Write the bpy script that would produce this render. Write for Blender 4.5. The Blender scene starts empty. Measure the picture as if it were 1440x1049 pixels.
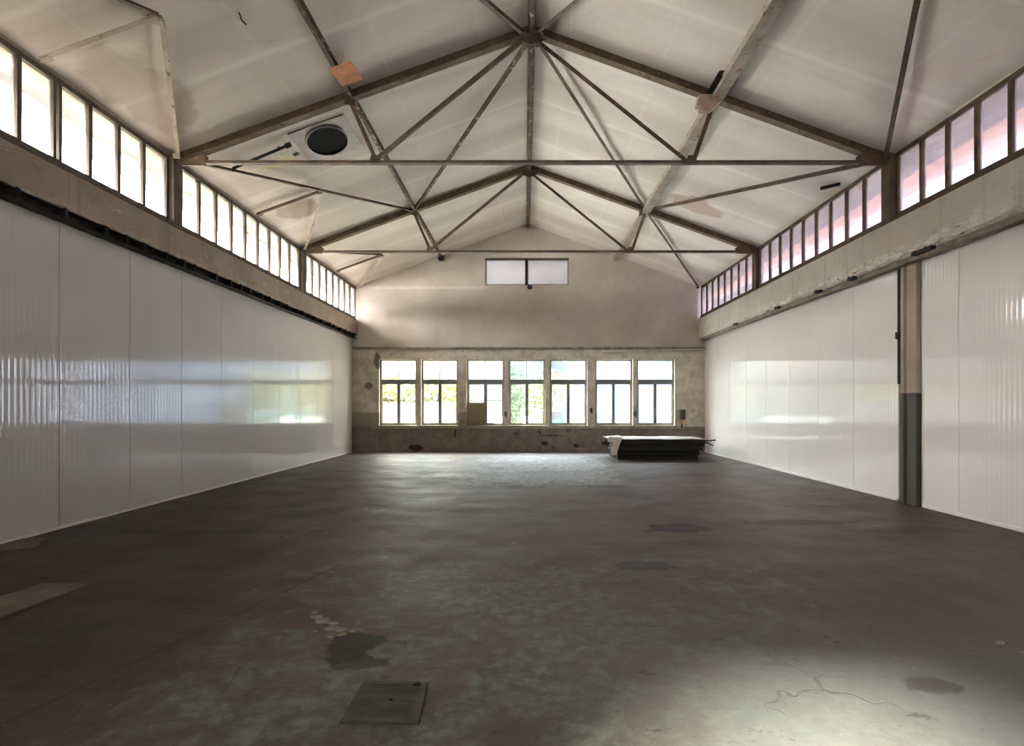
import bpy, bmesh, math, random
from mathutils import Vector, Matrix
random.seed(7)
sc = bpy.context.scene
COL = sc.collection

# ------------------------------------------------------------------ camera, exposure
F_PX = 760.0
EYE = 1.37
cd = bpy.data.cameras.new('camera')
cam = bpy.data.objects.new('camera', cd); COL.objects.link(cam)
cd.sensor_fit = 'HORIZONTAL'; cd.sensor_width = 36.0
cd.lens = 36.0 * F_PX / 1440.0
cd.shift_x = -18.0 / 1440.0
cd.shift_y = 47.5 / 1440.0
cd.clip_start = 0.05; cd.clip_end = 300
cam.location = (0, 0, EYE); cam.rotation_euler = (math.pi/2, 0, 0)
sc.camera = cam
sc.view_settings.view_transform = 'Standard'
sc.view_settings.look = 'None'
sc.view_settings.gamma = 1.0
sc.view_settings.use_curve_mapping = False
sc.view_settings.exposure = 1.16
sc.cycles.use_denoising = True
sc.cycles.max_bounces = 12
sc.cycles.diffuse_bounces = 7
sc.cycles.transparent_max_bounces = 12
sc.cycles.sample_clamp_indirect = 12.0
sc.cycles.caustics_reflective = False
sc.cycles.caustics_refractive = False

# ------------------------------------------------------------------ sky, sun
SKY_LEFT, SKY_REST, SKY_TOP = 30.0, 0.68, 26.0
world = bpy.data.worlds.new('hazy_sky'); sc.world = world
world.use_nodes = True
wt = world.node_tree; wt.nodes.clear()
w_out = wt.nodes.new('ShaderNodeOutputWorld'); w_bg = wt.nodes.new('ShaderNodeBackground')
w_tc = wt.nodes.new('ShaderNodeTexCoord'); w_sep = wt.nodes.new('ShaderNodeSeparateXYZ')
w_map = wt.nodes.new('ShaderNodeMapRange'); w_map.interpolation_type = 'SMOOTHSTEP'
w_map.inputs['From Min'].default_value = 0.15; w_map.inputs['From Max'].default_value = -0.75
w_map.inputs['To Min'].default_value = SKY_REST; w_map.inputs['To Max'].default_value = SKY_LEFT
w_mix = wt.nodes.new('ShaderNodeMix'); w_mix.data_type = 'RGBA'
w_mix.inputs[6].default_value = (0.86, 0.93, 1.0, 1); w_mix.inputs[7].default_value = (1.0, 0.97, 0.93, 1)
w_m2 = wt.nodes.new('ShaderNodeMapRange')
w_m2.inputs['From Min'].default_value = 0.1; w_m2.inputs['From Max'].default_value = -0.7
wt.links.new(w_tc.outputs['Generated'], w_sep.inputs[0])
wt.links.new(w_sep.outputs[0], w_map.inputs['Value']); wt.links.new(w_sep.outputs[0], w_m2.inputs['Value'])
wt.links.new(w_m2.outputs[0], w_mix.inputs[0])
w_z = wt.nodes.new('ShaderNodeMapRange'); w_z.interpolation_type = 'SMOOTHSTEP'
w_z.inputs['From Min'].default_value = 0.2; w_z.inputs['From Max'].default_value = 0.8; w_z.inputs['To Max'].default_value = SKY_TOP
w_add = wt.nodes.new('ShaderNodeMath'); w_add.operation = 'ADD'
w_h = wt.nodes.new('ShaderNodeMapRange'); w_h.interpolation_type = 'SMOOTHSTEP'      # left sky brightness cut near the horizon to calm panel reflections
w_h.inputs['From Min'].default_value = 0.05; w_h.inputs['From Max'].default_value = 0.16
w_mul = wt.nodes.new('ShaderNodeMath'); w_mul.operation = 'MULTIPLY'
w_map.inputs['To Min'].default_value = 0.0
w_b = wt.nodes.new('ShaderNodeMath'); w_b.operation = 'ADD'; w_b.inputs[1].default_value = SKY_REST
wt.links.new(w_sep.outputs[2], w_h.inputs['Value']); wt.links.new(w_map.outputs[0], w_mul.inputs[0]); wt.links.new(w_h.outputs[0], w_mul.inputs[1])
wt.links.new(w_mul.outputs[0], w_b.inputs[0])
wt.links.new(w_sep.outputs[2], w_z.inputs['Value']); wt.links.new(w_b.outputs[0], w_add.inputs[0]); wt.links.new(w_z.outputs[0], w_add.inputs[1])
wt.links.new(w_add.outputs[0], w_bg.inputs['Strength']); wt.links.new(w_mix.outputs[2], w_bg.inputs['Color'])
wt.links.new(w_bg.outputs[0], w_out.inputs[0])

# the sun stands behind the photographer on the left and falls through an opening added high in the unseen front wall onto the floor
sl = bpy.data.lights.new('sun', 'SUN'); sl.energy = 38.0; sl.angle = math.radians(13); sl.color = (1.0, 0.985, 0.955)
sun = bpy.data.objects.new('sun', sl); COL.objects.link(sun); sun.location = (-8, -16, 16)
sun.rotation_euler = Vector((0.5, 1.0, -0.95)).to_track_quat('-Z', 'Y').to_euler()

def portal(name, loc, sx, sy, inward):
    """a window opening declared to Cycles as a sky portal (gives no light of its own)"""
    l = bpy.data.lights.new(name, 'AREA'); l.shape = 'RECTANGLE'; l.size = sx; l.size_y = sy
    l.cycles.is_portal = True
    o = bpy.data.objects.new(name, l); COL.objects.link(o); o.location = loc
    o.rotation_euler = Vector(inward).to_track_quat('-Z', 'Y').to_euler()
    return o

# ------------------------------------------------------------------ room dimensions
XL, XR = -5.04, 5.25           # faces of the concrete beams
PL, PR = -5.21, 5.43           # faces of the wall panels
OL, OR = -5.44, 5.66           # outside of the walls
YF, YB = -1.6, 16.30           # front wall, back wall
ZP_L, ZP_R = 3.43, 3.37        # tops of the panels
ZB_L, ZB_R = 3.53, 3.44        # undersides of the beams
ZS_L, ZS_R = 3.96, 4.02        # beam tops = clerestory sills
EAVE = 5.03
XRIDGE, ZRIDGE = 0.10, 6.90
T1, T2 = 7.82, 12.32           # the two trusses in view
T0 = 3.32
GL, GR = -5.11, 5.32           # glass planes of the clerestories

def roof_z(x):
    if x < XRIDGE: return EAVE + (ZRIDGE-EAVE) * (x-XL)/(XRIDGE-XL)
    return EAVE + (ZRIDGE-EAVE) * (XR-x)/(XR-XRIDGE)

portal('sky_portal_left', (OL-0.02, 10.6, 4.45), 11.6, 0.95, (1, 0, 0))
portal('sky_portal_right', (OR+0.02, 10.8, 4.5), 11.2, 0.95, (-1, 0, 0))
portal('sky_portal_back', (0.1, YB+0.3, 1.8), 9.0, 2.0, (0, -1, 0))
portal('sky_portal_gable', (0.06, YB+0.3, 5.45), 2.6, 0.85, (0, -1, 0))
portal('sky_portal_front', (-0.6, YF-0.3, 3.15), 1.3, 1.2, (0, 1, 0))

# ------------------------------------------------------------------ material helpers
def srgb(r, g, b):
    f = lambda c: ((c/255+0.055)/1.055)**2.4 if c/255 > 0.04045 else c/255/12.92
    return (f(r), f(g), f(b), 1.0)

class NT:
    def __init__(s, name):
        s.m = bpy.data.materials.new(name); s.m.use_nodes = True
        s.t = s.m.node_tree; s.t.nodes.clear()
        s.out = s.n('ShaderNodeOutputMaterial')
        s.tc = s.n('ShaderNodeTexCoord').outputs['Object']
    def n(s, k, **kw):
        nd = s.t.nodes.new(k)
        for a, v in kw.items(): setattr(nd, a, v)
        return nd
    def put(s, sock, v):
        if v is None: return
        if isinstance(v, bpy.types.NodeSocket): s.t.links.new(v, sock)
        else: sock.default_value = v
    def mapv(s, scale=(1, 1, 1), loc=(0, 0, 0), rot=(0, 0, 0), v=None):
        nd = s.n('ShaderNodeMapping'); s.put(nd.inputs['Vector'], v or s.tc)
        nd.inputs['Scale'].default_value = scale; nd.inputs['Location'].default_value = loc; nd.inputs['Rotation'].default_value = rot
        return nd.outputs[0]
    def noise(s, scale=1.0, detail=4, rough=0.55, v=None, dist=0.0):
        nd = s.n('ShaderNodeTexNoise'); s.put(nd.inputs['Vector'], v or s.tc)
        nd.inputs['Scale'].default_value = scale; nd.inputs['Detail'].default_value = detail
        nd.inputs['Roughness'].default_value = rough; nd.inputs['Distortion'].default_value = dist
        return nd.outputs['Fac']
    def ramp(s, x, a, b, lo=0.0, hi=1.0, smooth=True):
        nd = s.n('ShaderNodeMapRange'); nd.interpolation_type = 'SMOOTHSTEP' if smooth else 'LINEAR'
        s.put(nd.inputs['Value'], x); nd.inputs['From Min'].default_value = a; nd.inputs['From Max'].default_value = b
        nd.inputs['To Min'].default_value = lo; nd.inputs['To Max'].default_value = hi
        return nd.outputs[0]
    def math(s, op, a, b=0.0, c=0.0):
        nd = s.n('ShaderNodeMath', operation=op); s.put(nd.inputs[0], a); s.put(nd.inputs[1], b)
        if op in ('MULTIPLY_ADD',): s.put(nd.inputs[2], c)
        return nd.outputs[0]
    def mul(s, a, b): return s.math('MULTIPLY', a, b)
    def add(s, a, b): return s.math('ADD', a, b)
    def xyz(s, v=None):
        nd = s.n('ShaderNodeSeparateXYZ'); s.put(nd.inputs[0], v or s.tc); return nd.outputs
    def mix(s, f, a, b):
        nd = s.n('ShaderNodeMix', data_type='RGBA'); s.put(nd.inputs[0], f); s.put(nd.inputs[6], a); s.put(nd.inputs[7], b)
        return nd.outputs[2]
    def band(s, x, a, b, soft):
        """1 between a and b, falling to 0 over soft"""
        return s.mul(s.ramp(x, a-soft, a+soft), s.ramp(x, b-soft, b+soft, 1.0, 0.0))
    def blob(s, cx, cy, rx, ry, wob=0.5, nscale=4.5, edge=(1.05, 0.8)):
        p = s.xyz()
        dx = s.mul(s.add(p[0], -cx), 1.0/rx); dy = s.mul(s.add(p[1], -cy), 1.0/ry)
        r = s.math('SQRT', s.add(s.mul(dx, dx), s.mul(dy, dy)))
        nz = s.noise(nscale, 5, 0.6)
        r = s.add(r, s.mul(s.add(nz, -0.5), wob*4))
        return s.ramp(r, edge[0], edge[1])
    def bsdf(s, color, rough=0.6, spec=0.5, metal=0.0, bump=None, dist=0.01, strength=1.0, coat=None, **kw):
        p = s.n('ShaderNodeBsdfPrincipled')
        s.put(p.inputs['Base Color'], color); s.put(p.inputs['Roughness'], rough)
        s.put(p.inputs['Specular IOR Level'], spec); s.put(p.inputs['Metallic'], metal)
        if coat is not None:
            s.put(p.inputs['Coat Weight'], coat[0]); s.put(p.inputs['Coat Roughness'], coat[1]); s.put(p.inputs['Coat IOR'], coat[2])
        if bump is not None:
            b = s.n('ShaderNodeBump'); s.put(b.inputs['Height'], bump); b.inputs['Distance'].default_value = dist
            b.inputs['Strength'].default_value = strength
            s.t.links.new(b.outputs[0], p.inputs['Normal'])
            if coat is not None: s.t.links.new(b.outputs[0], p.inputs['Coat Normal'])
        s.t.links.new(p.outputs[0], s.out.inputs[0])
        return s.m

def plain(name, col, rough=0.6, spec=0.4, metal=0.0, var=0.12, nscale=6.0, bump=0.0):
    t = NT(name); n = t.noise(nscale, 5, 0.6)
    dark = tuple(c*(1-var*1.6) for c in col[:3]) + (1,); light = tuple(min(1, c*(1+var)) for c in col[:3]) + (1,)
    return t.bsdf(t.mix(t.ramp(n, 0.3, 0.7), dark, light), rough, spec, metal, bump=n if bump else None, dist=bump or 0.01)

# ---- floor: worn painted concrete
def mat_floor():
    t = NT('worn_floor'); p = t.xyz()
    big = t.noise(0.45, 5, 0.62); mid = t.noise(1.7, 6, 0.65); fine = t.noise(9, 6, 0.7)
    streak = t.noise(1.0, 6, 0.65, v=t.mapv((0.45, 2.2, 1)))
    base = t.mix(t.ramp(streak, 0.32, 0.68), srgb(34, 25, 17), srgb(76, 61, 49))
    base = t.mix(t.mul(t.ramp(mid, 0.5, 0.72), 0.5), base, srgb(38, 30, 23))
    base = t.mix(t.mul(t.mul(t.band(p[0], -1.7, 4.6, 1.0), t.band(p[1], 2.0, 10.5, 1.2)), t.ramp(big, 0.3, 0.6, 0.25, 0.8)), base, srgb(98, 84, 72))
    # green paint left in the middle of the hall
    reg = t.mul(t.band(p[0], -2.3, 2.6, 0.9), t.ramp(p[1], 6.8, 4.2))
    reg2 = t.mul(t.band(p[0], -1.9, 2.0, 1.0), t.band(p[1], 9.0, 15.6, 1.2))
    brk = t.add(t.mul(t.noise(2.6, 7, 0.72, dist=0.6), 0.7), t.mul(big, 0.5))
    gm = t.ramp(t.add(t.add(t.mul(reg, 0.30), t.mul(reg2, 0.40)), t.mul(brk, 1.0)), 0.80, 0.98)
    green = t.mix(t.ramp(fine, 0.35, 0.65), srgb(68, 72, 58), srgb(112, 116, 100))
    grey = t.mix(t.ramp(fine, 0.35, 0.65), srgb(84, 85, 86), srgb(140, 143, 146))
    paint = t.mix(t.ramp(p[1], 7.0, 10.5), green, grey)
    col = t.mix(t.mul(gm, 0.8), base, paint)
    # greyer front right, its sun patch brightened in the colour; paler along the back wall
    pale = t.mul(t.ramp(p[0], -0.3, 1.4), t.ramp(p[1], 4.2, 2.4))
    col = t.mix(t.mul(pale, t.ramp(mid, 0.2, 0.7, 0.5, 0.9)), col, srgb(99, 101, 94))
    backs = t.mul(t.ramp(p[1], 14.4, 15.9), t.band(p[0], -4.4, 3.6, 0.7))
    col = t.mix(t.mul(backs, 0.75), col, srgb(122, 115, 111))
    # scraped marks, chips of bare darker concrete
    v = t.n('ShaderNodeTexVoronoi'); v.feature = 'DISTANCE_TO_EDGE'
    wob = t.n('ShaderNodeVectorMath', operation='ADD')
    nz = t.n('ShaderNodeTexNoise'); nz.inputs['Scale'].default_value = 3.0; t.put(nz.inputs['Vector'], t.tc)
    t.put(wob.inputs[0], t.tc); t.put(wob.inputs[1], nz.outputs['Color'])
    t.put(v.inputs['Vector'], wob.outputs[0]); v.inputs['Scale'].default_value = 1.1
    crack = t.mul(t.ramp(v.outputs['Distance'], 0.02, 0.004), t.ramp(t.noise(0.9, 3), 0.5, 0.62))
    col = t.mix(t.mul(crack, 0.3), col, srgb(36, 31, 26))
    spots = t.ramp(t.noise(4.2, 4, 0.7, v=t.mapv((0.8, 1.3, 1), (3, 1, 0))), 0.63, 0.69)
    col = t.mix(t.mul(spots, 0.6), col, srgb(48, 41, 34))
    chips = t.mul(t.ramp(t.noise(7.5, 3, 0.6, v=t.mapv((1, 1.6, 1), (9, 4, 0))), 0.66, 0.70), t.band(p[1], 5.0, 15.0, 1.0))
    col = t.mix(t.mul(chips, t.mul(t.band(p[0], -2.8, 1.8, 0.8), 0.7)), col, srgb(150, 152, 148))
    # stains with a shape of their own
    for (cx, cy, rx, ry, c, k) in ((1.72, 6.1, 0.42, 0.24, srgb(26, 24, 23), 0.9), (1.0, 4.65, 0.30, 0.16, srgb(38, 30, 25), 0.75),
                                   (-0.98, 3.10, 0.17, 0.20, srgb(34, 28, 24), 0.9), (-0.86, 2.9, 0.16, 0.10, srgb(33, 28, 24), 0.8),
                                   (3.3, 6.4, 0.8, 0.16, srgb(36, 28, 24), 0.7), (4.4, 6.0, 0.7, 0.22, srgb(48, 38, 32), 0.6),
                                   (-3.6, 5.9, 1.1, 0.13, srgb(36, 29, 23), 0.85), (-2.9, 6.9, 0.5, 0.22, srgb(38, 31, 25), 0.8),
                                   (-0.7, 9.0, 0.55, 0.14, srgb(34, 34, 38), 0.8), (1.3, 9.3, 0.5, 0.2, srgb(46, 44, 44), 0.6),
                                   (-3.0, 5.2, 0.7, 0.4, srgb(52, 42, 34), 0.6), (2.02, 2.65, 0.16, 0.09, srgb(60, 54, 46), 0.7),
                                   (-1.7, 10.2, 0.7, 0.22, srgb(54, 56, 62), 0.55), (0.3, 11.4, 0.6, 0.2, srgb(54, 57, 64), 0.5)):
        col = t.mix(t.mul(t.blob(cx, cy, rx, ry), k), col, c)
    # sawn joints
    def joint(expr, w, k):
        return t.mul(t.ramp(t.math('ABSOLUTE', expr), w, w*0.35), k)
    j1 = t.mul(joint(t.add(t.add(p[0], t.mul(p[1], -0.278)), 2.9), 0.02, 0.7), t.band(p[1], 1.5, 5.1, 0.25))
    j2 = t.mul(joint(t.add(t.add(p[0], t.mul(p[1], -0.12)), 2.95), 0.025, 0.5), t.band(p[1], 2.8, 4.6, 0.2))
    j3 = t.mul(joint(t.add(p[1], -7.05), 0.02, 0.35), t.band(p[0], -4.9, -0.6, 0.2))
    col = t.mix(t.math('MAXIMUM', t.math('MAXIMUM', j1, j2), j3), col, srgb(40, 33, 28))
    h = t.add(t.mul(fine, 0.3), t.add(t.mul(mid, 0.6), t.mul(crack, -0.5)))
    grit = t.noise(26, 5, 0.75)
    col = t.mix(t.mul(t.ramp(grit, 0.56, 0.68), 0.35), col, srgb(30, 24, 19))
    col = t.mix(t.mul(t.ramp(grit, 0.42, 0.34), 0.30), col, srgb(128, 122, 110))
    rough = t.ramp(t.add(t.mul(mid, 0.5), t.mul(streak, 0.5)), 0.3, 0.7, 0.48, 0.72)
    return t.bsdf(col, rough, 0.32, bump=h, dist=0.012, strength=0.5)

def mat_ceiling():
    t = NT('limewashed_ceiling'); p = t.xyz()
    n1 = t.noise(0.6, 5, 0.6); n2 = t.noise(3.0, 6, 0.65); st = t.noise(1.2, 5, 0.6, v=t.mapv((0.3, 2.5, 0.3)))
    col = t.mix(t.ramp(n1, 0.3, 0.7), srgb(218, 209, 200), srgb(234, 226, 218))
    col = t.mix(t.mul(t.ramp(st, 0.45, 0.75), 0.35), col, srgb(190, 178, 166))
    col = t.mix(t.mul(t.ramp(n2, 0.58, 0.75), 0.25), col, srgb(172, 158, 146))
    # board joints: across the hall and along it
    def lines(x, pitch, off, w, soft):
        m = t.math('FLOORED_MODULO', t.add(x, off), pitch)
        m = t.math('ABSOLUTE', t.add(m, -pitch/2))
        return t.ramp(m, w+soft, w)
    dark_tone = t.mul(lines(p[1], 1.5, 0.62, 0.10, 0.42), t.ramp(n1, 0.25, 0.6, 0.15, 0.42))  # broad darker bands across the slopes, repeating at the joint spacing
    col = t.mix(dark_tone, col, srgb(176, 164, 152))
    jl = t.mul(lines(p[1], 1.5, 0.12, 0.012, 0.06), 0.42)
    jx = t.mul(lines(p[0], 1.29, 0.0, 0.006, 0.03), 0.14)
    col = t.mix(t.math('MAXIMUM', jl, jx), col, srgb(246, 241, 235))
    def stain(cx, cy, rx, ry, c, k): return (t.mul(t.blob(cx, cy, rx, ry, 0.3, 2.2), k), c)
    for f, c in (stain(3.6, 11.4, 0.6, 0.35, srgb(160, 122, 98), 0.5), stain(-4.4, 10.6, 0.4, 0.4, srgb(140, 120, 104), 0.5),
                 stain(-4.0, 8.9, 0.25, 0.12, srgb(205, 190, 140), 0.7), stain(-4.6, 6.6, 0.4, 0.9, srgb(150, 134, 120), 0.4)):
        col = t.mix(f, col, c)
    return t.bsdf(col, 0.85, 0.2, bump=t.add(n2, t.mul(jl, 0.4)), dist=0.012, strength=0.35)

def mat_back():
    t = NT('peeling_plaster'); p = t.xyz(); z = p[2]
    n1 = t.noise(0.7, 5, 0.6); n2 = t.noise(3.2, 6, 0.65); fine = t.noise(12, 5, 0.7)
    up = t.mix(t.ramp(n1, 0.3, 0.7), srgb(182, 172, 160), srgb(202, 193, 183))
    up = t.mix(t.mul(t.ramp(n2, 0.52, 0.7), 0.25), up, srgb(164, 152, 138))
    # horizontal skim coat edge on the upper left
    edge = t.mul(t.band(t.add(z, t.mul(n2, 0.12)), 4.98, 5.06, 0.03), t.ramp(p[0], -0.9, -1.4))
    up = t.mix(t.mul(edge, 0.7), up, srgb(220, 212, 203))
    low = t.mix(t.ramp(n2, 0.40, 0.62), srgb(178, 167, 152), srgb(206, 197, 184))
    pe = t.ramp(t.noise(5.5, 6, 0.7, v=t.mapv((1, 1, 1.4), (4, 0, 2))), 0.53, 0.60)
    low = t.mix(t.mul(pe, 0.7), low, srgb(196, 188, 176))
    hole = t.ramp(t.noise(2.6, 6, 0.7, v=t.mapv((1, 1, 1.3), (1, 0, 7))), 0.60, 0.68)
    low = t.mix(t.mul(hole, 0.55), low, srgb(128, 115, 100))
    # row of flaked patches above the window heads
    flake = t.mul(t.band(t.add(z, t.mul(fine, 0.1)), 2.92, 3.06, 0.03), t.ramp(t.noise(3.0, 4, v=t.mapv((1, 1, 0.3), (5, 0, 0))), 0.44, 0.54))
    low = t.mix(t.mul(flake, 0.75), low, srgb(206, 198, 186))
    dz = t.add(z, t.mul(t.add(n2, -0.5), 0.06))
    grey = t.mul(t.ramp(dz, 1.24, 1.18), t.math('MAXIMUM', t.ramp(p[0], -4.3, -4.36), t.band(p[0], -2.05, -1.75, 0.02)))
    low = t.mix(t.mul(grey, 0.7), low, srgb(126, 119, 106))
    col = t.mix(t.ramp(dz, 3.12, 3.08), up, low)
    dado = t.mix(t.ramp(n2, 0.35, 0.65), srgb(118, 110, 98), srgb(140, 131, 119))
    dado = t.mix(t.mul(t.ramp(t.noise(2.2, 5, 0.7, v=t.mapv((1.4, 1, 1), (2, 0, 5))), 0.62, 0.70), 0.8), dado, srgb(48, 42, 36))
    # damp streaks
    stk = t.mul(t.ramp(t.noise(3.0, 4, v=t.mapv((3.5, 1, 0.12))), 0.58, 0.70), 0.4)
    dado = t.mix(stk, dado, srgb(64, 56, 48))
    col = t.mix(t.ramp(dz, 0.79, 0.75), col, dado)
    for (cx, cz, rx, rz, c) in ((-3.3, 0.13, 0.24, 0.10, srgb(22, 19, 16)), (-2.1, 0.58, 0.03, 0.17, srgb(34, 30, 26)), (0.6, 0.27, 0.14, 0.07, srgb(30, 26, 22)),
                                (1.55, 0.2, 0.1, 0.06, srgb(40, 35, 30)), (2.5, 0.28, 0.2, 0.08, srgb(38, 34, 30)), (0.75, 0.5, 0.4, 0.03, srgb(60, 52, 44)),
                                (2.6, 5.05, 0.10, 0.22, srgb(196, 188, 178)), (-2.6, 2.2, 0.06, 0.4, srgb(88, 80, 68)), (-4.7, 2.0, 0.12, 0.12, srgb(96, 84, 70)),
                                (-4.45, 2.75, 0.1, 0.25, srgb(92, 80, 66)), (2.35, 1.3, 0.05, 0.10, srgb(50, 44, 38))):
        dx = t.mul(t.add(p[0], -cx), 1/rx); dq = t.mul(t.add(z, -cz), 1/rz)
        r = t.add(t.math('SQRT', t.add(t.mul(dx, dx), t.mul(dq, dq))), t.mul(t.add(t.noise(5, 5, 0.7), -0.5), 1.6))
        col = t.mix(t.mul(t.ramp(r, 1.1, 0.75), 0.85), col, c)
    return t.bsdf(col, 0.85, 0.2, bump=t.add(n2, t.mul(fine, 0.3)), dist=0.02, strength=0.4)

def mat_concrete(name, a, b, chipc, seed):
    t = NT(name); p = t.xyz()
    n1 = t.noise(0.8, 5, 0.6, v=t.mapv((1, 1, 1), (seed, 0, 0))); n2 = t.noise(4.0, 6, 0.7, v=t.mapv((1, 0.7, 1.4), (0, seed, 0)))
    col = t.mix(t.ramp(n1, 0.3, 0.7), a, b)
    col = t.mix(t.mul(t.ramp(n2, 0.56, 0.66), 0.5), col, tuple(c*0.72 for c in a[:3])+(1,))
    col = t.mix(t.mul(t.ramp(t.noise(6, 5, 0.7, v=t.mapv((1, 0.6, 1.5), (seed, 3, 1))), 0.62, 0.66), 0.8), col, chipc)
    edge = t.mul(t.ramp(p[2], 3.66, 3.5), t.band(p[1], 5.5, 12.5, 1.5))
    col = t.mix(t.mul(edge, t.ramp(t.noise(9, 6, 0.75, v=t.mapv((1, 0.5, 1.2), (seed, 8, 1))), 0.50, 0.56)), col, chipc)
    col = t.mix(t.mul(edge, t.ramp(t.noise(7, 6, 0.75, v=t.mapv((1, 0.4, 1.6), (seed, 2, 6))), 0.60, 0.65)), col, srgb(58, 48, 40))
    drip = t.mul(t.ramp(t.noise(2.5, 3, v=t.mapv((1, 3.0, 0.15), (0, seed*2, 0))), 0.58, 0.70), 0.35)
    col = t.mix(drip, col, tuple(c*0.6 for c in a[:3])+(1,))
    return t.bsdf(col, 0.85, 0.2, bump=n2, dist=0.02, strength=0.5)

def mat_panel(name, k):
    """white lacquered sandwich panel with fine vertical ribs"""
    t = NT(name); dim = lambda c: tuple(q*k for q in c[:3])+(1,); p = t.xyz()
    rib = t.math('SINE', t.mul(p[1], math.pi/0.066))
    rib = t.math('POWER', t.math('ABSOLUTE', rib), 3.0)
    n = t.noise(0.5, 3)
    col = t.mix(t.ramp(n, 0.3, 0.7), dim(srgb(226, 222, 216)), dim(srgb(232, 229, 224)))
    wav = t.noise(1.1, 2, v=t.mapv((1, 1, 0.25)))
    return t.bsdf(col, 0.32, 0.5, bump=t.add(t.mul(rib, 0.0012), t.mul(wav, 0.010)), dist=1.0, strength=0.7, coat=(1.0, 0.045, 1.6))

def mat_steel():
    t = NT('brown_painted_steel'); n = t.noise(5, 6, 0.7); n2 = t.noise(22, 4, 0.7)
    col = t.mix(t.ramp(n, 0.35, 0.65), srgb(66, 50, 36), srgb(98, 78, 58))
    col = t.mix(t.mul(t.ramp(n2, 0.60, 0.68), 0.7), col, srgb(150, 134, 116))
    return t.bsdf(col, 0.6, 0.35, bump=n2, dist=0.004, strength=0.4)

def mat_purlin(name, a, b, flake):
    t = NT(name); n = t.noise(3, 6, 0.7); n2 = t.noise(9, 5, 0.7)
    col = t.mix(t.ramp(n, 0.35, 0.65), a, b)
    col = t.mix(t.ramp(n2, 0.58, 0.64), col, flake)
    return t.bsdf(col, 0.75, 0.25, bump=n2, dist=0.006, strength=0.4)

def mat_glass(name, tint, clear, frost, gloss=0.06):
    """thin window pane: part clear, part frosted (scatters the daylight into the hall)"""
    t = NT(name)
    tr = t.n('ShaderNodeBsdfTransparent'); tr.inputs[0].default_value = tuple(c*clear for c in tint[:3])+(1,)
    tl = t.n('ShaderNodeBsdfTranslucent')
    n = t.noise(3.0, 4, 0.6)
    t.put(tl.inputs[0], t.mix(t.ramp(n, 0.3, 0.7), tuple(c*frost*0.85 for c in tint[:3])+(1,), tuple(c*frost for c in tint[:3])+(1,)))
    ad = t.n('ShaderNodeAddShader'); t.t.links.new(tr.outputs[0], ad.inputs[0]); t.t.links.new(tl.outputs[0], ad.inputs[1])
    gl = t.n('ShaderNodeBsdfGlossy'); gl.inputs['Roughness'].default_value = 0.12; gl.inputs['Color'].default_value = (1, 1, 1, 1)
    mx = t.n('ShaderNodeMixShader'); mx.inputs[0].default_value = gloss
    t.t.links.new(ad.outputs[0], mx.inputs[1]); t.t.links.new(gl.outputs[0], mx.inputs[2])
    t.t.links.new(mx.outputs[0], t.out.inputs[0])
    return t.m

M = {}
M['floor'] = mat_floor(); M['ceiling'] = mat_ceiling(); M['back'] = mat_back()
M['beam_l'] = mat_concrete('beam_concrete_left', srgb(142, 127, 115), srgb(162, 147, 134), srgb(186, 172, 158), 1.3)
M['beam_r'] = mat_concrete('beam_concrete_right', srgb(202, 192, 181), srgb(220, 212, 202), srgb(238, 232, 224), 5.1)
M['panel'] = mat_panel('white_panel_lacquer', 1.0); M['panel_l'] = mat_panel('shaded_panel_lacquer', 0.78); M['steel'] = mat_steel(); M['flange'] = mat_purlin('flange_worn_paint', srgb(92, 77, 60), srgb(118, 102, 84), srgb(62, 48, 35))  # left panels: darkened copy, the left wall's shade put into the colour
M['purlin_dark'] = mat_purlin('purlin_paint_dark', srgb(80, 66, 52), srgb(108, 92, 76), srgb(186, 176, 164))
M['purlin_pale'] = mat_purlin('purlin_paint_pale', srgb(146, 134, 120), srgb(172, 161, 148), srgb(104, 88, 72))
M['brace_pale'] = mat_purlin('brace_paint_pale', srgb(166, 154, 138), srgb(186, 175, 160), srgb(110, 92, 74))
M['frame_brown'] = plain('window_steel_brown', srgb(88, 68, 48), 0.6, 0.35, var=0.2)
M['frame_grey'] = plain('window_steel_greybrown', srgb(80, 68, 57), 0.6, 0.35, var=0.2)
M['frame_back'] = plain('window_frame_stone', srgb(150, 144, 126), 0.7, 0.3, var=0.12)
M['sash'] = plain('sash_grey', srgb(112, 118, 118), 0.5, 0.4, var=0.08)
M['black'] = plain('black_steel', srgb(30, 26, 24), 0.6, 0.3, var=0.2)
M['tray'] = plain('tray_rust_black', srgb(40, 33, 29), 0.7, 0.25, var=0.35)
M['zinc'] = plain('zinc_sheet', srgb(122, 117, 112), 0.5, 0.4, 0.25, var=0.12, nscale=3)
M['dark_tone'] = plain('hole_dark', srgb(14, 13, 13), 0.9, 0.1, var=0.1)  # black standing in for the unlit inside of duct and finger holes
M['orange'] = plain('orange_board', srgb(206, 140, 98), 0.7, 0.3, var=0.14, nscale=4)
M['pink'] = plain('pink_primer', srgb(170, 148, 134), 0.7, 0.3, var=0.1)
M['plaster'] = plain('plaster_flake', srgb(226, 220, 210), 0.85, 0.2, var=0.12)
M['pillar_hi'] = plain('pillar_paint_pale', srgb(166, 150, 136), 0.7, 0.3, var=0.08, nscale=2)
M['pillar_lo'] = plain('pillar_paint_grey', srgb(66, 62, 50), 0.5, 0.3, var=0.12, nscale=2)
M['alu'] = plain('white_edge_profile', srgb(226, 222, 216), 0.4, 0.5, var=0.05)
M['cardboard'] = plain('brown_fibreboard', srgb(146, 132, 108), 0.8, 0.2, var=0.06, nscale=2)
M['ledge'] = plain('ledge_concrete', srgb(140, 130, 116), 0.85, 0.2, var=0.2)
M['pipe'] = plain('painted_pipe', srgb(172, 164, 152), 0.5, 0.4, var=0.12)
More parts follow.
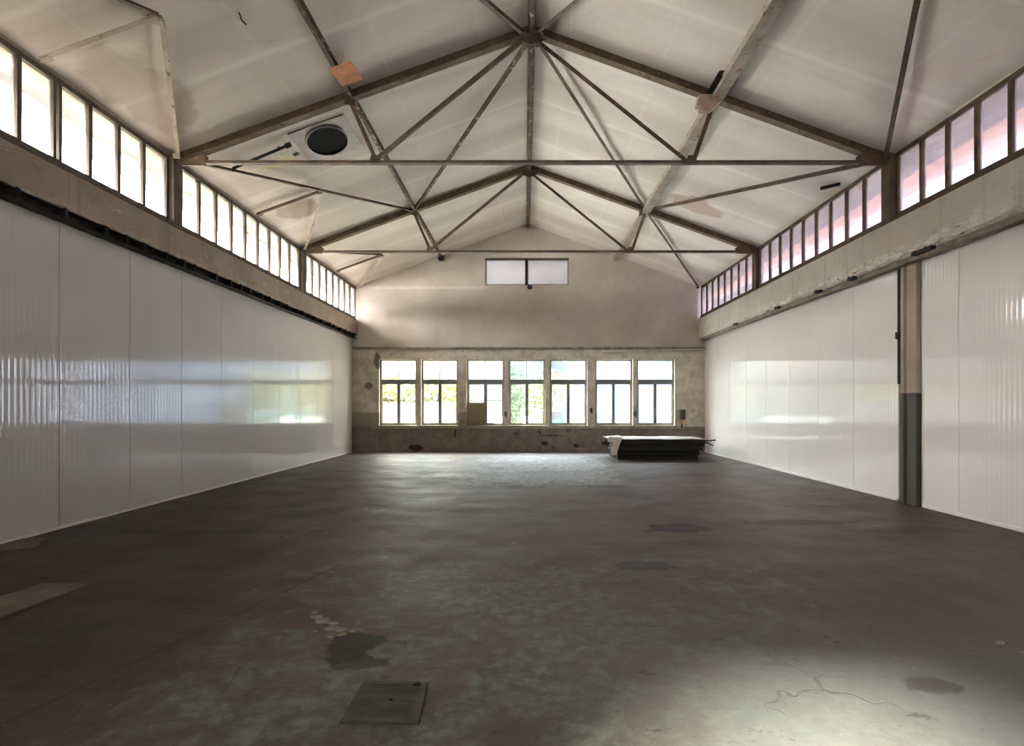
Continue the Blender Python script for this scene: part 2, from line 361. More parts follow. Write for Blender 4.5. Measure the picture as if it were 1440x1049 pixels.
M['hatch'] = plain('hatch_iron', srgb(72, 68, 60), 0.7, 0.3, var=0.2, nscale=9)
M['slab'] = plain('repair_concrete', srgb(112, 101, 86), 0.8, 0.3, var=0.14, nscale=5, bump=0.01)
M['chip'] = plain('concrete_chip', srgb(134, 127, 116), 0.85, 0.2, var=0.14)
M['boards'] = plain('dark_board', srgb(44, 41, 34), 0.6, 0.3, var=0.3, nscale=3)
M['boards_b'] = plain('black_board', srgb(26, 24, 21), 0.6, 0.3, var=0.3, nscale=3)
M['sheet'] = plain('pale_sheet', srgb(150, 145, 130), 0.6, 0.3, var=0.12)
M['wrap'] = plain('white_wrap', srgb(224, 214, 204), 0.6, 0.3, var=0.06)
M['box'] = plain('switch_box_brown', srgb(84, 74, 64), 0.5, 0.4, var=0.15)
M['eaves'] = plain('eaves_boards', srgb(226, 160, 116), 0.8, 0.2, var=0.15)
M['eaves_l'] = plain('eaves_boards_grey', srgb(120, 104, 96), 0.8, 0.2, var=0.15)
M['skirt'] = plain('outer_render', srgb(190, 176, 162), 0.9, 0.2, var=0.1)
M['yard'] = plain('yard_paving', srgb(226, 222, 215), 0.9, 0.2, var=0.1, nscale=1)
M['skirt_blue'] = plain('blind_blue', srgb(78, 92, 112), 0.8, 0.2, var=0.08)
M['dim_ground'] = plain('dim_ground_strip', srgb(70, 66, 52), 0.9, 0.2, var=0.2, nscale=2)
M['g_left'] = mat_glass('pane_milky', (1, 1, 1), 0.75, 0.07)
M['g_right'] = mat_glass('pane_frosted', (1.0, 0.94, 0.96), 0.30, 0.09)
M['g_back'] = mat_glass('pane_back', (0.95, 0.99, 1.0), 0.72, 0.020)
M['g_blue'] = mat_glass('pane_back_blue', (0.90, 0.96, 1.0), 0.60, 0.022)
M['g_clear'] = mat_glass('pane_back_clear', (0.96, 1.0, 0.97), 0.90, 0.01)
M['g_cream'] = mat_glass('pane_back_cream', (1.0, 0.96, 0.86), 0.80, 0.010)
M['g_gable'] = mat_glass('pane_gable', (1.0, 0.95, 0.94), 0.2, 0.04)

# ------------------------------------------------------------------ mesh helpers
class MB:
    def __init__(s): s.b = bmesh.new()
    def box(s, x0, x1, y0, y1, z0, z1):
        vs = [s.b.verts.new((x, y, z)) for z in (z0, z1) for y in (y0, y1) for x in (x0, x1)]
        for f in ((0, 2, 3, 1), (4, 5, 7, 6), (0, 1, 5, 4), (2, 6, 7, 3), (0, 4, 6, 2), (1, 3, 7, 5)):
            s.b.faces.new([vs[i] for i in f])
        return s
    def extrude(s, prof, p0, p1, up=(0, 0, 1), roll=0.0):
        """closed profile [(u, v)] swept from p0 to p1; v points towards 'up'"""
        p0, p1 = Vector(p0), Vector(p1); d = (p1-p0).normalized(); up = Vector(up)
        u = d.cross(up); u = u.normalized() if u.length > 1e-5 else Vector((1, 0, 0)); v = u.cross(d).normalized()
        if roll: 
            c, q = math.cos(roll), math.sin(roll); u, v = u*c+v*q, v*c-u*q
        a = [s.b.verts.new(p0+u*x+v*y) for x, y in prof]; b = [s.b.verts.new(p1+u*x+v*y) for x, y in prof]
        n = len(prof)
        for i in range(n): s.b.faces.new((a[i], a[(i+1) % n], b[(i+1) % n], b[i]))
        s.b.faces.new(a[::-1]); s.b.faces.new(b)
        return s
    def bar(s, p0, p1, w, h, up=(0, 0, 1)):
        return s.extrude([(-w/2, -h/2), (w/2, -h/2), (w/2, h/2), (-w/2, h/2)], p0, p1, up)
    def angle(s, p0, p1, w, t, up=(0, 0, 1), flip=1, roll=0.0):
        f = flip
        pr = [(0, 0), (f*w, 0), (f*w, t), (f*t, t), (f*t, w), (0, w)]
        return s.extrude(pr if f > 0 else pr[::-1], p0, p1, up, roll)
    def tee(s, p0, p1, w, h, t, up=(0, 0, 1)):
        """double angles back to back: flange below, web above"""
        return s.extrude([(-w/2, 0), (w/2, 0), (w/2, t), (t*0.8, t), (t*0.8, h), (-t*0.8, h), (-t*0.8, t), (-w/2, t)], p0, p1, up)
    def chan(s, p0, p1, w, h, t, up=(0, 0, 1)):
        return s.extrude([(-w/2, -h/2), (w/2, -h/2), (w/2, -h/2+t), (-w/2+t, -h/2+t), (-w/2+t, h/2-t), (w/2, h/2-t), (w/2, h/2), (-w/2, h/2)], p0, p1, up)
    def tube(s, pts, r, n=10):
        rings = []
        pts = [Vector(p) for p in pts]
        for i, p in enumerate(pts):
            d = (pts[min(i+1, len(pts)-1)]-pts[max(i-1, 0)]).normalized()
            q = d.to_track_quat('Z', 'Y')
            rings.append([s.b.verts.new(p + q @ Vector((r*math.cos(2*math.pi*k/n), r*math.sin(2*math.pi*k/n), 0))) for k in range(n)])
        for a, b in zip(rings, rings[1:]):
            for k in range(n): s.b.faces.new((a[k], a[(k+1) % n], b[(k+1) % n], b[k]))
        s.b.faces.new(rings[0][::-1]); s.b.faces.new(rings[-1])
        return s
    def prism(s, poly, t, origin, ux, uy):
        """flat polygon (2D points) on axes ux, uy, thickness t along ux x uy"""
        o, ux, uy = Vector(origin), Vector(ux), Vector(uy); nn = ux.cross(uy).normalized()
        a = [s.b.verts.new(o+ux*x+uy*y) for x, y in poly]; b = [s.b.verts.new(o+ux*x+uy*y+nn*t) for x, y in poly]
        n = len(poly)
        for i in range(n): s.b.faces.new((a[i], a[(i+1) % n], b[(i+1) % n], b[i]))
        s.b.faces.new(a[::-1]); s.b.faces.new(b)
        return s
    def build(s, name, mat, parent=None, bevel=0.0, smooth=False, loc=None):
        bmesh.ops.recalc_face_normals(s.b, faces=s.b.faces)
        if loc is not None:
            for v in s.b.verts: v.co -= Vector(loc)
        me = bpy.data.meshes.new(name); s.b.to_mesh(me); s.b.free()
        if smooth:
            for f in me.polygons: f.use_smooth = True
        me.materials.append(mat)
        o = bpy.data.objects.new(name, me); COL.objects.link(o)
        if loc is not None: o.location = loc
        if parent is not None: o.parent = parent
        if bevel:
            md = o.modifiers.new('bevel', 'BEVEL'); md.width = bevel; md.segments = 2; md.limit_method = 'ANGLE'
        return o

def tag(o, label, cat, group=None, kind=None):
    o['label'] = label; o['category'] = cat
    if group: o['group'] = group
    if kind: o['kind'] = kind
    return o
def struct(o, label=None, cat=None):
    o['kind'] = 'structure'
    if label: o['label'] = label
    if cat: o['category'] = cat
    return o
def empty(name, loc=(0, 0, 0)):
    o = bpy.data.objects.new(name, None); COL.objects.link(o); o.location = loc; o.empty_display_size = 0.2
    return o
def part(mb, name, mat, parent, **kw):
    """mesh modelled in world coordinates, parented to a thing whose empty stands at parent.location"""
    o = mb.build(name, mat, parent, **kw)
    o.location = Vector(o.location) - Vector(parent.location)
    return o

# ------------------------------------------------------------------ floor
b = MB()
b.box(OL, OR, YF-0.2, YB+0.3, -0.2, 0.0)
fl = struct(b.build('floor', M['floor']), 'worn brown and green painted concrete floor of the empty hall', 'floor')
part(MB().prism([(-3.88, 3.2), (-3.42, 3.2), (-3.36, 4.16), (-3.72, 4.17)], 0.012, (0, 0, -0.002), (1, 0, 0), (0, 1, 0)), 'repair_patch', M['slab'], fl, bevel=0.004)
part(MB().prism([(-5.2, 4.9), (-4.75, 5.25), (-4.98, 5.62), (-5.2, 5.6)], 0.010, (0, 0, -0.002), (1, 0, 0), (0, 1, 0)), 'mortar_smear', M['slab'], fl, bevel=0.004)

# ------------------------------------------------------------------ ceiling (two slopes, boards sagging slightly between rafters)
def ceiling():
    b = bmesh.new()
    for side in (-1, 1):
        xe = OL-0.42 if side < 0 else OR+0.42
        nx, ny = 14, 64
        grid = []
        for i in range(nx+1):
            x = XRIDGE + (xe-XRIDGE)*i/nx
            row = []
            for j in range(ny+1):
                y = YF-0.3 + (YB+0.5-(YF-0.3))*j/ny
                slope = (ZRIDGE-EAVE)/((XRIDGE-XL) if side < 0 else (XR-XRIDGE))
                z = ZRIDGE - slope*abs(x-XRIDGE)
                k = min(1.0, i/2.0)
                z += k*(-0.024*(1-math.cos(2*math.pi*(y-T1)/1.5))*0.5 + 0.004*math.sin(3.1*x+1.7*y))
                row.append(b.verts.new((x, y, z)))
            grid.append(row)
        for i in range(nx):
            for j in range(ny): b.faces.new((grid[i][j], grid[i+1][j], grid[i+1][j+1], grid[i][j+1]))
    bmesh.ops.remove_doubles(b, verts=b.verts, dist=1e-4)
    bmesh.ops.recalc_face_normals(b, faces=b.faces)
    me = bpy.data.meshes.new('ceiling'); b.to_mesh(me); b.free()
    if sum(p.normal.z for p in me.polygons) > 0: me.flip_normals()
    for f in me.polygons: f.use_smooth = True
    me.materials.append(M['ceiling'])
    o = bpy.data.objects.new('ceiling', me); COL.objects.link(o)
    md = o.modifiers.new('thick', 'SOLIDIFY'); md.thickness = 0.14; md.offset = -1.0
    return struct(o, 'pale limewashed boarded ceiling on both roof slopes', 'ceiling')
ceil = ceiling()
# fascia boards under the overhanging eaves, outside
struct(MB().box(OL-0.44, OL, YF-0.3, YB+0.5, 4.76, 4.79).build('trim_1', M['eaves_l']))
struct(MB().box(OR, OR+0.44, YF-0.3, YB+0.5, 4.76, 4.79).build('trim_2', M['eaves']))

# ------------------------------------------------------------------ side walls
def rough_beam(x_in, x_out, z0, z1, ymin, ymax, rough, seed):
    """concrete beam: box whose lower inner edge is spalled"""
    rnd = random.Random(seed); b = bmesh.new(); ny = 150; secs = []
    s = 1 if x_out > x_in else -1
    lo = 0.0
    for j in range(ny+1):
        y = ymin + (ymax-ymin)*j/ny
        lo = 0.6*lo + 0.4*rnd.uniform(0, 1)
        c = rough*max(0, lo-0.35)*rnd.uniform(0.6, 1.6); bulge = rough*0.5*rnd.uniform(0, 1)
        prof = [(x_out, z0), (x_in+s*(0.02+c*0.8), z0), (x_in-s*bulge*0.12, z0+0.01+c), (x_in, z0+0.08+c), (x_in, z1), (x_out, z1)]
        secs.append([b.verts.new((px, y, pz)) for px, pz in prof])
    n = 6
    for a, q in zip(secs, secs[1:]):
        for i in range(n): b.faces.new((a[i], a[(i+1) % n], q[(i+1) % n], q[i]))
    b.faces.new(secs[0]); b.faces.new(secs[-1][::-1])
    mb = MB(); mb.b.free(); mb.b = b
    return mb

wl = rough_beam(XL, OL, ZB_L, ZS_L, YF, YB+0.02, 0.05, 3)
wl.box(OL, PL-0.08, YF, YB+0.02, 0, ZB_L)                 # masonry behind the panels
wl.box(OL, XL-0.04, YF, 4.935, ZS_L, 5.03)               # unseen front bay closed by added wall to dim the near end
wl.box(XL-0.24, XL-0.04, YF, YB+0.02, 4.955, 5.03)        # wall plate over the clerestory
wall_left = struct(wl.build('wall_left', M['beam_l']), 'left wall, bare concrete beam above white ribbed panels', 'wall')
wr = rough_beam(XR, OR, ZB_R, ZS_R, YF, YB+0.02, 0.11, 11)
wr.box(PR+0.08, OR, YF, YB+0.02, 0, ZB_R)
wr.box(XR+0.04, OR, YF, 5.404, ZS_R, 5.03)  # matching added infill keeps light out of the unseen front right bay
wr.box(XR+0.04, XR+0.24, YF, YB+0.02, 4.985, 5.03)
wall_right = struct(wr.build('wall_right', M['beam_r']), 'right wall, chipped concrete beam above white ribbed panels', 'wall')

PW = 1.08
def panels(side, parent):
    x = PL if side < 0 else PR; th = -0.08 if side < 0 else 0.08; top = ZP_L if side < 0 else ZP_R
    if side < 0:
        edges = [6.05+PW*k for k in range(-7, 10)]; spans = [(a, c) for a, c in zip(edges, edges[1:])]
        spans[-1] = (spans[-1][0], YB)
    else:
        far = [7.85+PW*k for k in range(0, 8)]; spans = [(a, c) for a, c in zip(far, far[1:])]+[(far[-1], YB)]
        near = [6.765-PW*k for k in range(0, 9)]; spans += [(6.765, 7.40)] + [(c, a) for a, c in zip(near, near[1:])]
    spans = [(max(a, YF), min(c, YB)) for a, c in spans if c > YF+0.05 and a < YB-0.05]
    for a, c in spans:
        g = 0.003; r = 0.002
        x1 = x+th; sgn = 1 if th > 0 else -1
        prof = [(a+g, x1), (a+g, x+sgn*r), (a+g+r, x), (c-g-r, x), (c-g, x+sgn*r), (c-g, x1)]
        mb = MB()
        lo = [mb.b.verts.new((px, py, 0.03)) for py, px in prof]; hi = [mb.b.verts.new((px, py, top)) for py, px in prof]
        for i in range(6): mb.b.faces.new((lo[i], lo[(i+1) % 6], hi[(i+1) % 6], hi[i]))
        mb.b.faces.new(lo); mb.b.faces.new(hi[::-1])
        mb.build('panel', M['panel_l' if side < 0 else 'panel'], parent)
panels(-1, wall_left); panels(1, wall_right)
struct(MB().box(PL-0.06, PL+0.012, YF, YB, 0.0, 0.03).build('baseboard_left', M['alu'], bevel=0.003))
bb = MB(); bb.box(PR-0.012, PR+0.06, YF, 7.38, 0.0, 0.045); bb.box(PR-0.012, PR+0.06, 7.87, YB, 0.0, 0.045)
struct(bb.build('baseboard_right', M['alu'], bevel=0.003))

# dark rail with hooks in the gap over the left panels
tray = empty('hanging_rail', (PL, 8.0, ZP_L))
tag(tray, 'blackened steel rail with clamps running over the white panels of left wall', 'rail')
mb = MB(); mb.chan((XL-0.06, YF, 3.485), (XL-0.06, YB-0.02, 3.485), 0.10, 0.11, 0.012, up=(0, 0, 1))
mb.box(XL-0.16, XL-0.10, YF, YB-0.02, 3.435, 3.535)
part(mb, 'rail_channel', M['tray'], tray)
rnd = random.Random(4)
y = 3.5
while y < YB-0.3:
    k = rnd.uniform(0.7, 1.3); up = rnd.choice((1, -1))
    mb = MB(); mb.box(XL-0.10, XL+0.025, y, y+0.05*k, 3.435, 3.538)
    zz = 3.538 if up > 0 else 3.435
    mb.tube([(XL+0.005, y+0.02, zz-0.02*up), (XL+0.005, y+0.02, zz+0.014*k*up)], 0.012, 8)
    part(mb, 'clamp', M['black'], tray, bevel=0.003)
    y += rnd.uniform(0.28, 0.62)

# steel edge profile and loose hooks under the right beam
rail = empty('edge_rail', (PR, 8.0, ZP_R))
tag(rail, 'dented steel edge profile above the white panels of right wall', 'rail')
mb = MB(); mb.chan((XR+0.10, YF, 3.40), (XR+0.10, YB-0.02, 3.40), 0.12, 0.075, 0.01)
part(mb, 'profile', M['ledge'], rail)
for y, s in ((7.15, 1.0), (6.95, 1.3), (8.6, 0.9), (9.6, 0.8), (11.15, 1.0), (13.4, 0.9)):
    mb = MB(); mb.box(XR-0.03, XR+0.06, y, y+0.16*s, 3.405, 3.45); mb.tube([(XR-0.02, y+0.05, 3.43), (XR-0.035, y+0.09, 3.45), (XR-0.02, y+0.16, 3.425)], 0.012, 8)
    part(mb, 'bracket', M['black'], rail, bevel=0.003)

# ------------------------------------------------------------------ clerestory windows
WN = [0]
def wname():
    WN[0] += 1; return 'window_%d' % WN[0]
def clerestory(side, y0, y1, n, label, double=None):
    x = GL if side < 0 else GR; fm = M['frame_grey'] if side < 0 else M['frame_brown']; gm = M['g_left'] if side < 0 else M['g_right']
    z0, z1 = (ZS_L, 4.955) if side < 0 else (ZS_R, 4.985)
    s = -1 if side < 0 else 1
    xin = x - s*0.035; xo = x + s*0.025
    a, c = min(xin, xo), max(xin, xo)
    w = empty(wname(), (x, (y0+y1)/2, z0)); struct(w, label, 'window')
    mb = MB(); mb.box(a, c, y0, y1, z0, z0+0.10); mb.box(a-0.0, c, y0, y1, z1-0.06, z1); mb.box(a, c, y0, y0+0.05, z0+0.1, z1-0.06); mb.box(a, c, y1-0.05, y1, z0+0.1, z1-0.06)
    # outer drip edge of the sill
    mb.box(min(xin, xin-s*0.03), max(xin, xin-s*0.03), y0, y1, z0+0.005, z0+0.035)
    part(mb, 'frame', fm, w, bevel=0.004)
    pitch = (y1-y0-0.1)/n
    for i in range(n):
        pa, pb = y0+0.05+pitch*i, y0+0.05+pitch*(i+1)
        if i:
            mb = MB()
            if double == i:
                mb.box(a, c, pa-0.055, pa-0.018, z0+0.1, z1-0.06); mb.box(a, c, pa+0.018, pa+0.055, z0+0.1, z1-0.06)
            else:
                mb.box(a, c, pa-0.026, pa+0.026, z0+0.1, z1-0.06)
            part(mb, 'mullion', fm, w, bevel=0.004)
        mb = MB(); mb.box(x-0.003, x+0.003, pa+0.0, pb-0.0, z0+0.09, z1-0.05)
        part(mb, 'pane', gm, w)
HP = 0.11
bays = [(4.935, T1-HP, 6, 2), (T1+HP, T2-HP, 9, None), (T2+HP, YB-0.05, 8, None)]
names = ['bay nearest in the photo', 'middle bay between the two trusses', 'bay next to the gable wall']
for (a, c, n, d), nm in zip(bays, names):
    clerestory(-1, a, c, n, 'strip window high on the left wall, bright white panes, '+nm, d)
for (a, c, n, d), nm in zip(bays, names):
    clerestory(1, a+(0.469 if n == 6 else 0), c, 5 if n == 6 else n, 'strip window high on the right wall, pinkish frosted panes, '+nm, None)

# ------------------------------------------------------------------ back wall with window openings
PXM = YB/F_PX
def bx(px): return (px-738)*PXM
def bz(py): return EYE + (572-py)*PXM
WIN = [(533, 586), (592, 644), (656, 709), (715, 767), (773, 826), (837, 890), (896, 949)]
ZW0, ZW1 = bz(598.5), bz(505)
GX0, GX1, GZ0, GZ1 = bx(682), bx(800), bz(401), bz(363)
TB = 0.30
def wall_cells(xs, zs, holes, y0, y1, mb):
    for a, c in zip(xs, xs[1:]):
        for p, q in zip(zs, zs[1:]):
            mx, mz = (a+c)/2, (p+q)/2
            if any(h[0] < mx < h[1] and h[2] < mz < h[3] for h in holes): continue
            mb.box(a, c, y0, y1, p, q)
mb = MB()
holes = [(bx(a), bx(c), ZW0, ZW1) for a, c in WIN]
xs = sorted([OL, OR] + [v for h in holes for v in h[:2]])
wall_cells(xs, [0, ZW0, ZW1, EAVE-0.02], holes, YB, YB+TB, mb)
rz = lambda x: roof_z(x)+0.02
def gable(poly): mb.prism(poly, -TB, (0, YB, 0), (1, 0, 0), (0, 0, 1))
gable([(XL-0.04, EAVE-0.02), (GX0, EAVE-0.02), (GX0, rz(GX0)), (XL-0.04, rz(XL-0.04))])
gable([(GX1, EAVE-0.02), (XR+0.04, EAVE-0.02), (XR+0.04, rz(XR+0.04)), (GX1, rz(GX1))])
gable([(GX0, GZ1), (GX1, GZ1), (GX1, rz(GX1)), (XRIDGE, rz(XRIDGE)), (GX0, rz(GX0))])
if GZ0 > EAVE-0.02: mb.box(GX0, GX1, YB, YB+TB, EAVE-0.02, GZ0)
wall_back = struct(mb.build('wall_back', M['back']), 'grey gable wall with peeling plaster and seven windows', 'wall')

SPOTS = ['at the far left of the gable wall', 'second from the left on the gable wall', 'with a brown board in its lower left corner',
         'showing green trees outside, middle of the row', 'just right of the window with green trees', 'second from the right on the gable wall, above end of dark stack',
         'at the right end of the row, beside the switch box']
GLS = [('g_cream', 'g_clear'), ('g_clear', 'g_cream'), ('g_back', 'g_back'), ('g_clear', 'g_clear'), ('g_blue', 'g_back'), ('g_blue', 'g_back'), ('g_blue', 'g_back')]
GTOP = [('g_cream', 'g_back'), ('g_cream', 'g_back'), ('g_back', 'g_back'), ('g_blue', 'g_blue'), ('g_blue', 'g_back'), ('g_cream', 'g_back'), ('g_back', 'g_blue')]
for i, (a, c) in enumerate(WIN):
    x0, x1 = bx(a), bx(c); ya, yb = YB+0.10, YB+0.16; xm = (x0+x1)/2
    w = empty(wname(), (xm, YB+0.12, ZW0)); struct(w, 'pale framed casement window '+SPOTS[i], 'window')
    zt0, zt1 = bz(539.5), bz(533.5)      # transom rail
    mb = MB(); f = 0.055
    mb.box(x0, x0+f, ya, yb, ZW0, ZW1); mb.box(x1-f, x1, ya, yb, ZW0, ZW1)
    mb.box(x0+f, x1-f, ya, yb, ZW1-0.05, ZW1); mb.box(x0+f, x1-f, ya, yb, ZW0, ZW0+0.06)
    part(mb, 'frame', M['frame_back'], w, bevel=0.004)
    mb = MB(); mb.box(x0+f, x1-f, ya, yb, zt0, zt1); part(mb, 'transom', M['sash'], w, bevel=0.004)
    mb = MB(); mb.box(xm-0.028, xm+0.028, ya+0.005, yb, ZW0+0.06, zt0); part(mb, 'mullion', M['sash'], w, bevel=0.003)
    mb = MB(); mb.box(xm-0.008, xm+0.008, ya+0.015, yb-0.01, zt1, ZW1-0.05); part(mb, 'glazing_bar', M['sash'], w)
    mb = MB(); mb.box(x0-0.02, x1+0.02, YB-0.03, YB+0.10, ZW0-0.035, ZW0+0.005); part(mb, 'sill', M['frame_back'], w, bevel=0.005)
    yg = YB+0.135
    for k, (p, q) in enumerate(((x0+f, xm-0.028), (xm+0.028, x1-f))):
        mb = MB(); zlo = ZW0+0.06
        if i == 2 and k == 0:
            zlo = bz(567)
            mb2 = MB(); mb2.box(p-0.03, q+0.02, ya-0.012, ya+0.012, ZW0+0.035, zlo); part(mb2, 'fibreboard', M['cardboard'], w, bevel=0.002)
        ms = MB(); e = 0.02; ya2, yb2 = yg-0.012, yg+0.012
        ms.box(p, p+e, ya2, yb2, zlo, zt0); ms.box(q-e, q, ya2, yb2, zlo, zt0); ms.box(p+e, q-e, ya2, yb2, zlo, zlo+e); ms.box(p+e, q-e, ya2, yb2, zt0-e, zt0)
        cs = part(ms, 'casement', M['frame_back'], w)
        mb.box(p+e-0.004, q-e+0.004, yg, yg+0.005, zlo+e-0.004, zt0-e+0.004); mb.build('pane', M[GLS[i][k]], cs)
        mb = MB(); mb.box(p-0.004, q+0.03, yg, yg+0.005, zt1-0.004, ZW1-0.046); part(mb, 'pane', M[GTOP[i][k]], w)
        if i in (0, 1) and not (i == 1 and k == 1) or (i == 2 and k == 1):
            mb = MB(); mb.box(p, q, yg-0.012, yg-0.002, 1.555, 1.570); part(mb, 'glazing_bar', M['sash'], w)
# window stay levers hanging on three piers
for px, py, lb in ((711, 582, 'small dark window stay on the pier between board window and green window'), (831.5, 577, 'small dark window stay on the wide pier left of the stack'),
                   (893, 582, 'small dark window stay on the narrow pier behind the stack')):
    x, z = bx(px), bz(py)
    t = empty('window_stay', (x, YB, z)); tag(t, lb, 'window stay', 'window stays on the gable wall')
    mb = MB(); mb.box(x-0.035, x+0.035, YB-0.02, YB, z-0.07, z+0.07); part(mb, 'mounting_plate', M['black'], t, bevel=0.004)
    mb = MB(); mb.tube([(x, YB-0.02, z+0.03), (x, YB-0.06, z+0.03), (x+0.01, YB-0.07, z-0.12)], 0.016, 8); part(mb, 'lever', M['black'], t)

# gable window
w = empty(wname(), ((GX0+GX1)/2, YB+0.1, GZ0)); struct(w, 'wide two pane window high in the gable under the ridge', 'window')
mb = MB(); mb.box(GX0, GX1, YB-0.01, YB+0.12, GZ1-0.055, GZ1); part(mb, 'head_bar', M['frame_grey'], w, bevel=0.004)
mb = MB(); mb.box(GX0, GX0+0.045, YB+0.02, YB+0.12, GZ0, GZ1-0.055); mb.box(GX1-0.045, GX1, YB+0.02, YB+0.12, GZ0, GZ1-0.055); mb.box(GX0+0.045, GX1-0.045, YB+0.02, YB+0.12, GZ0, GZ0+0.04)
part(mb, 'frame', M['frame_back'], w, bevel=0.004)
gm = bx(740.5)
mb = MB(); mb.box(gm-0.045, gm+0.045, YB-0.01, YB+0.10, GZ0, GZ1-0.055); part(mb, 'mullion', M['black'], w, bevel=0.004)
for p, q in ((GX0+0.045, gm-0.045), (gm+0.045, GX1-0.045)):
    mb = MB(); mb.box(p-0.004, q+0.004, YB+0.07, YB+0.075, GZ0+0.036, GZ1-0.05); part(mb, 'pane', M['g_gable'], w)

# ledge over the windows, pipe on it, sill line, switch box, small fixtures
def rough_strip(x0, x1, y, d, z0, z1, seed):
    rnd = random.Random(seed); n = 70; mb = MB(); secs = []
    for i in range(n+1):
        x = x0+(x1-x0)*i/n; e = rnd.uniform(0, 0.025)
        secs.append([mb.b.verts.new(v) for v in ((x, y, z0+e), (x, y-d+e*0.5, z0+e), (x, y-d+rnd.uniform(0, 0.01), z1-e*0.4), (x, y, z1))])
    for a, q in zip(secs, secs[1:]):
        for k in range(4): mb.b.faces.new((a[k], a[(k+1) % 4], q[(k+1) % 4], q[k]))
    mb.b.faces.new(secs[0]); mb.b.faces.new(secs[-1][::-1])
    return mb
struct(rough_strip(PL+0.02, PR-0.02, YB, 0.07, 3.09, 3.17, 2).build('trim_3', M['ledge']))
mb = MB(); mb.tube([(bx(845), YB-0.10, 3.05), (bx(900), YB-0.10, 3.06), (PR-0.02, YB-0.10, 3.09)], 0.035, 12)
tag(mb.build('wall_pipe', M['pipe'], smooth=True), 'pale pipe running below the ledge towards the right corner', 'pipe')
struct(MB().box(bx(524), bx(962), YB-0.035, YB, ZW0-0.10, ZW0-0.036).build('trim_4', M['frame_back'], bevel=0.006))
sb = empty('switch_box', (bx(958.5), YB, bz(589))); tag(sb, 'brown switch box on the gable wall right of the windows', 'switch box')
x0, x1 = bx(954.5), bx(963)
mb = MB(); mb.box(x0, x1, YB-0.10, YB, bz(590), bz(576)); part(mb, 'housing', M['box'], sb, bevel=0.012)
for k in range(3):
    mb = MB(); mb.tube([((x0+x1)/2, YB-0.10, bz(579+4*k)), ((x0+x1)/2, YB-0.115, bz(579+4*k))], 0.022, 10); part(mb, 'button', M['black'], sb)
mb = MB(); mb.box(bx(957), bx(960), YB-0.05, YB, bz(596), bz(590)); part(mb, 'cable_gland', M['orange'], sb)
mb = MB(); mb.tube([(bx(958.5), YB-0.03, bz(596)), (bx(958.5), YB-0.03, bz(602))], 0.02, 8); part(mb, 'cable', M['black'], sb)

def fixture(name, px, py, lab, r=0.09):
    x, z = bx(px), bz(py)
    t = empty(name, (x, YB, z)); tag(t, lab, 'lamp')
    mb = MB(); mb.box(x-0.05, x+0.05, YB-0.05, YB, z-0.04, z+0.06); part(mb, 'bracket', M['black'], t, bevel=0.006)
    mb = MB(); mb.extrude([(r*math.cos(a*math.pi/6), r*math.sin(a*math.pi/6)) for a in range(12)], (x, YB-0.05, z), (x-0.02, YB-0.22, z-0.04)); part(mb, 'lamp_head', M['black'], t, bevel=0.006)
fixture('gable_lamp', 745.5, 404, 'small black lamp under the middle of the gable window', 0.075)
fixture('wall_floodlight', 622, 364, 'small dark floodlight on the gable wall at the end of left purlin', 0.085)

# ------------------------------------------------------------------ unseen front wall, its opening added to let the sun onto the floor
mb = MB()
wall_cells([OL, -1.2, 0.0, OR], [0, 2.6, 3.7, EAVE-0.02], [(-1.2, 0.0, 2.6, 3.7)], YF-0.25, YF, mb)
mb.prism([(XL-0.04, EAVE-0.02), (XR+0.04, EAVE-0.02), (XR+0.04, rz(XR+0.04)), (XRIDGE, rz(XRIDGE)), (XL-0.04, rz(XL-0.04))], 0.25, (0, YF, 0), (1, 0, 0), (0, 0, 1))
struct(mb.build('wall_front', M['skirt']), 'front wall with an added opening that lets the sun in', 'wall')

# ------------------------------------------------------------------ pillar between the right panels
pl = empty('pillar', (5.45, 7.62, 0)); struct(pl, 'slim pillar between the white panels, grey below and pinkish above', 'pillar')
def pil(z0, z1, mat, nm):
    prof = [(PR-0.05, 7.43), (PR-0.05, 7.60), (PR-0.02, 7.62), (PR-0.02, 7.66), (PR-0.05, 7.68), (PR-0.05, 7.74), (PR-0.0, 7.80), (PR+0.10, 7.84), (PR+0.10, 7.40), (PR-0.02, 7.40)]
    mb = MB(); mb.prism(prof, z1-z0, (0, 0, z0), (1, 0, 0), (0, 1, 0)); part(mb, nm, mat, pl, bevel=0.006)
pil(0.0, 1.56, M['pillar_lo'], 'lower_shaft'); pil(1.56, 3.40, M['pillar_hi'], 'upper_shaft')
mb = MB(); mb.box(PR-0.02, PR+0.02, 7.80, 7.85, 1.7, 3.37); mb.box(PR-0.05, PR+0.02, 7.78, 7.85, 2.35, 2.45); part(mb, 'gap_strip', M['tray'], pl)  # dark strip stands in for the black gap beside the pillar

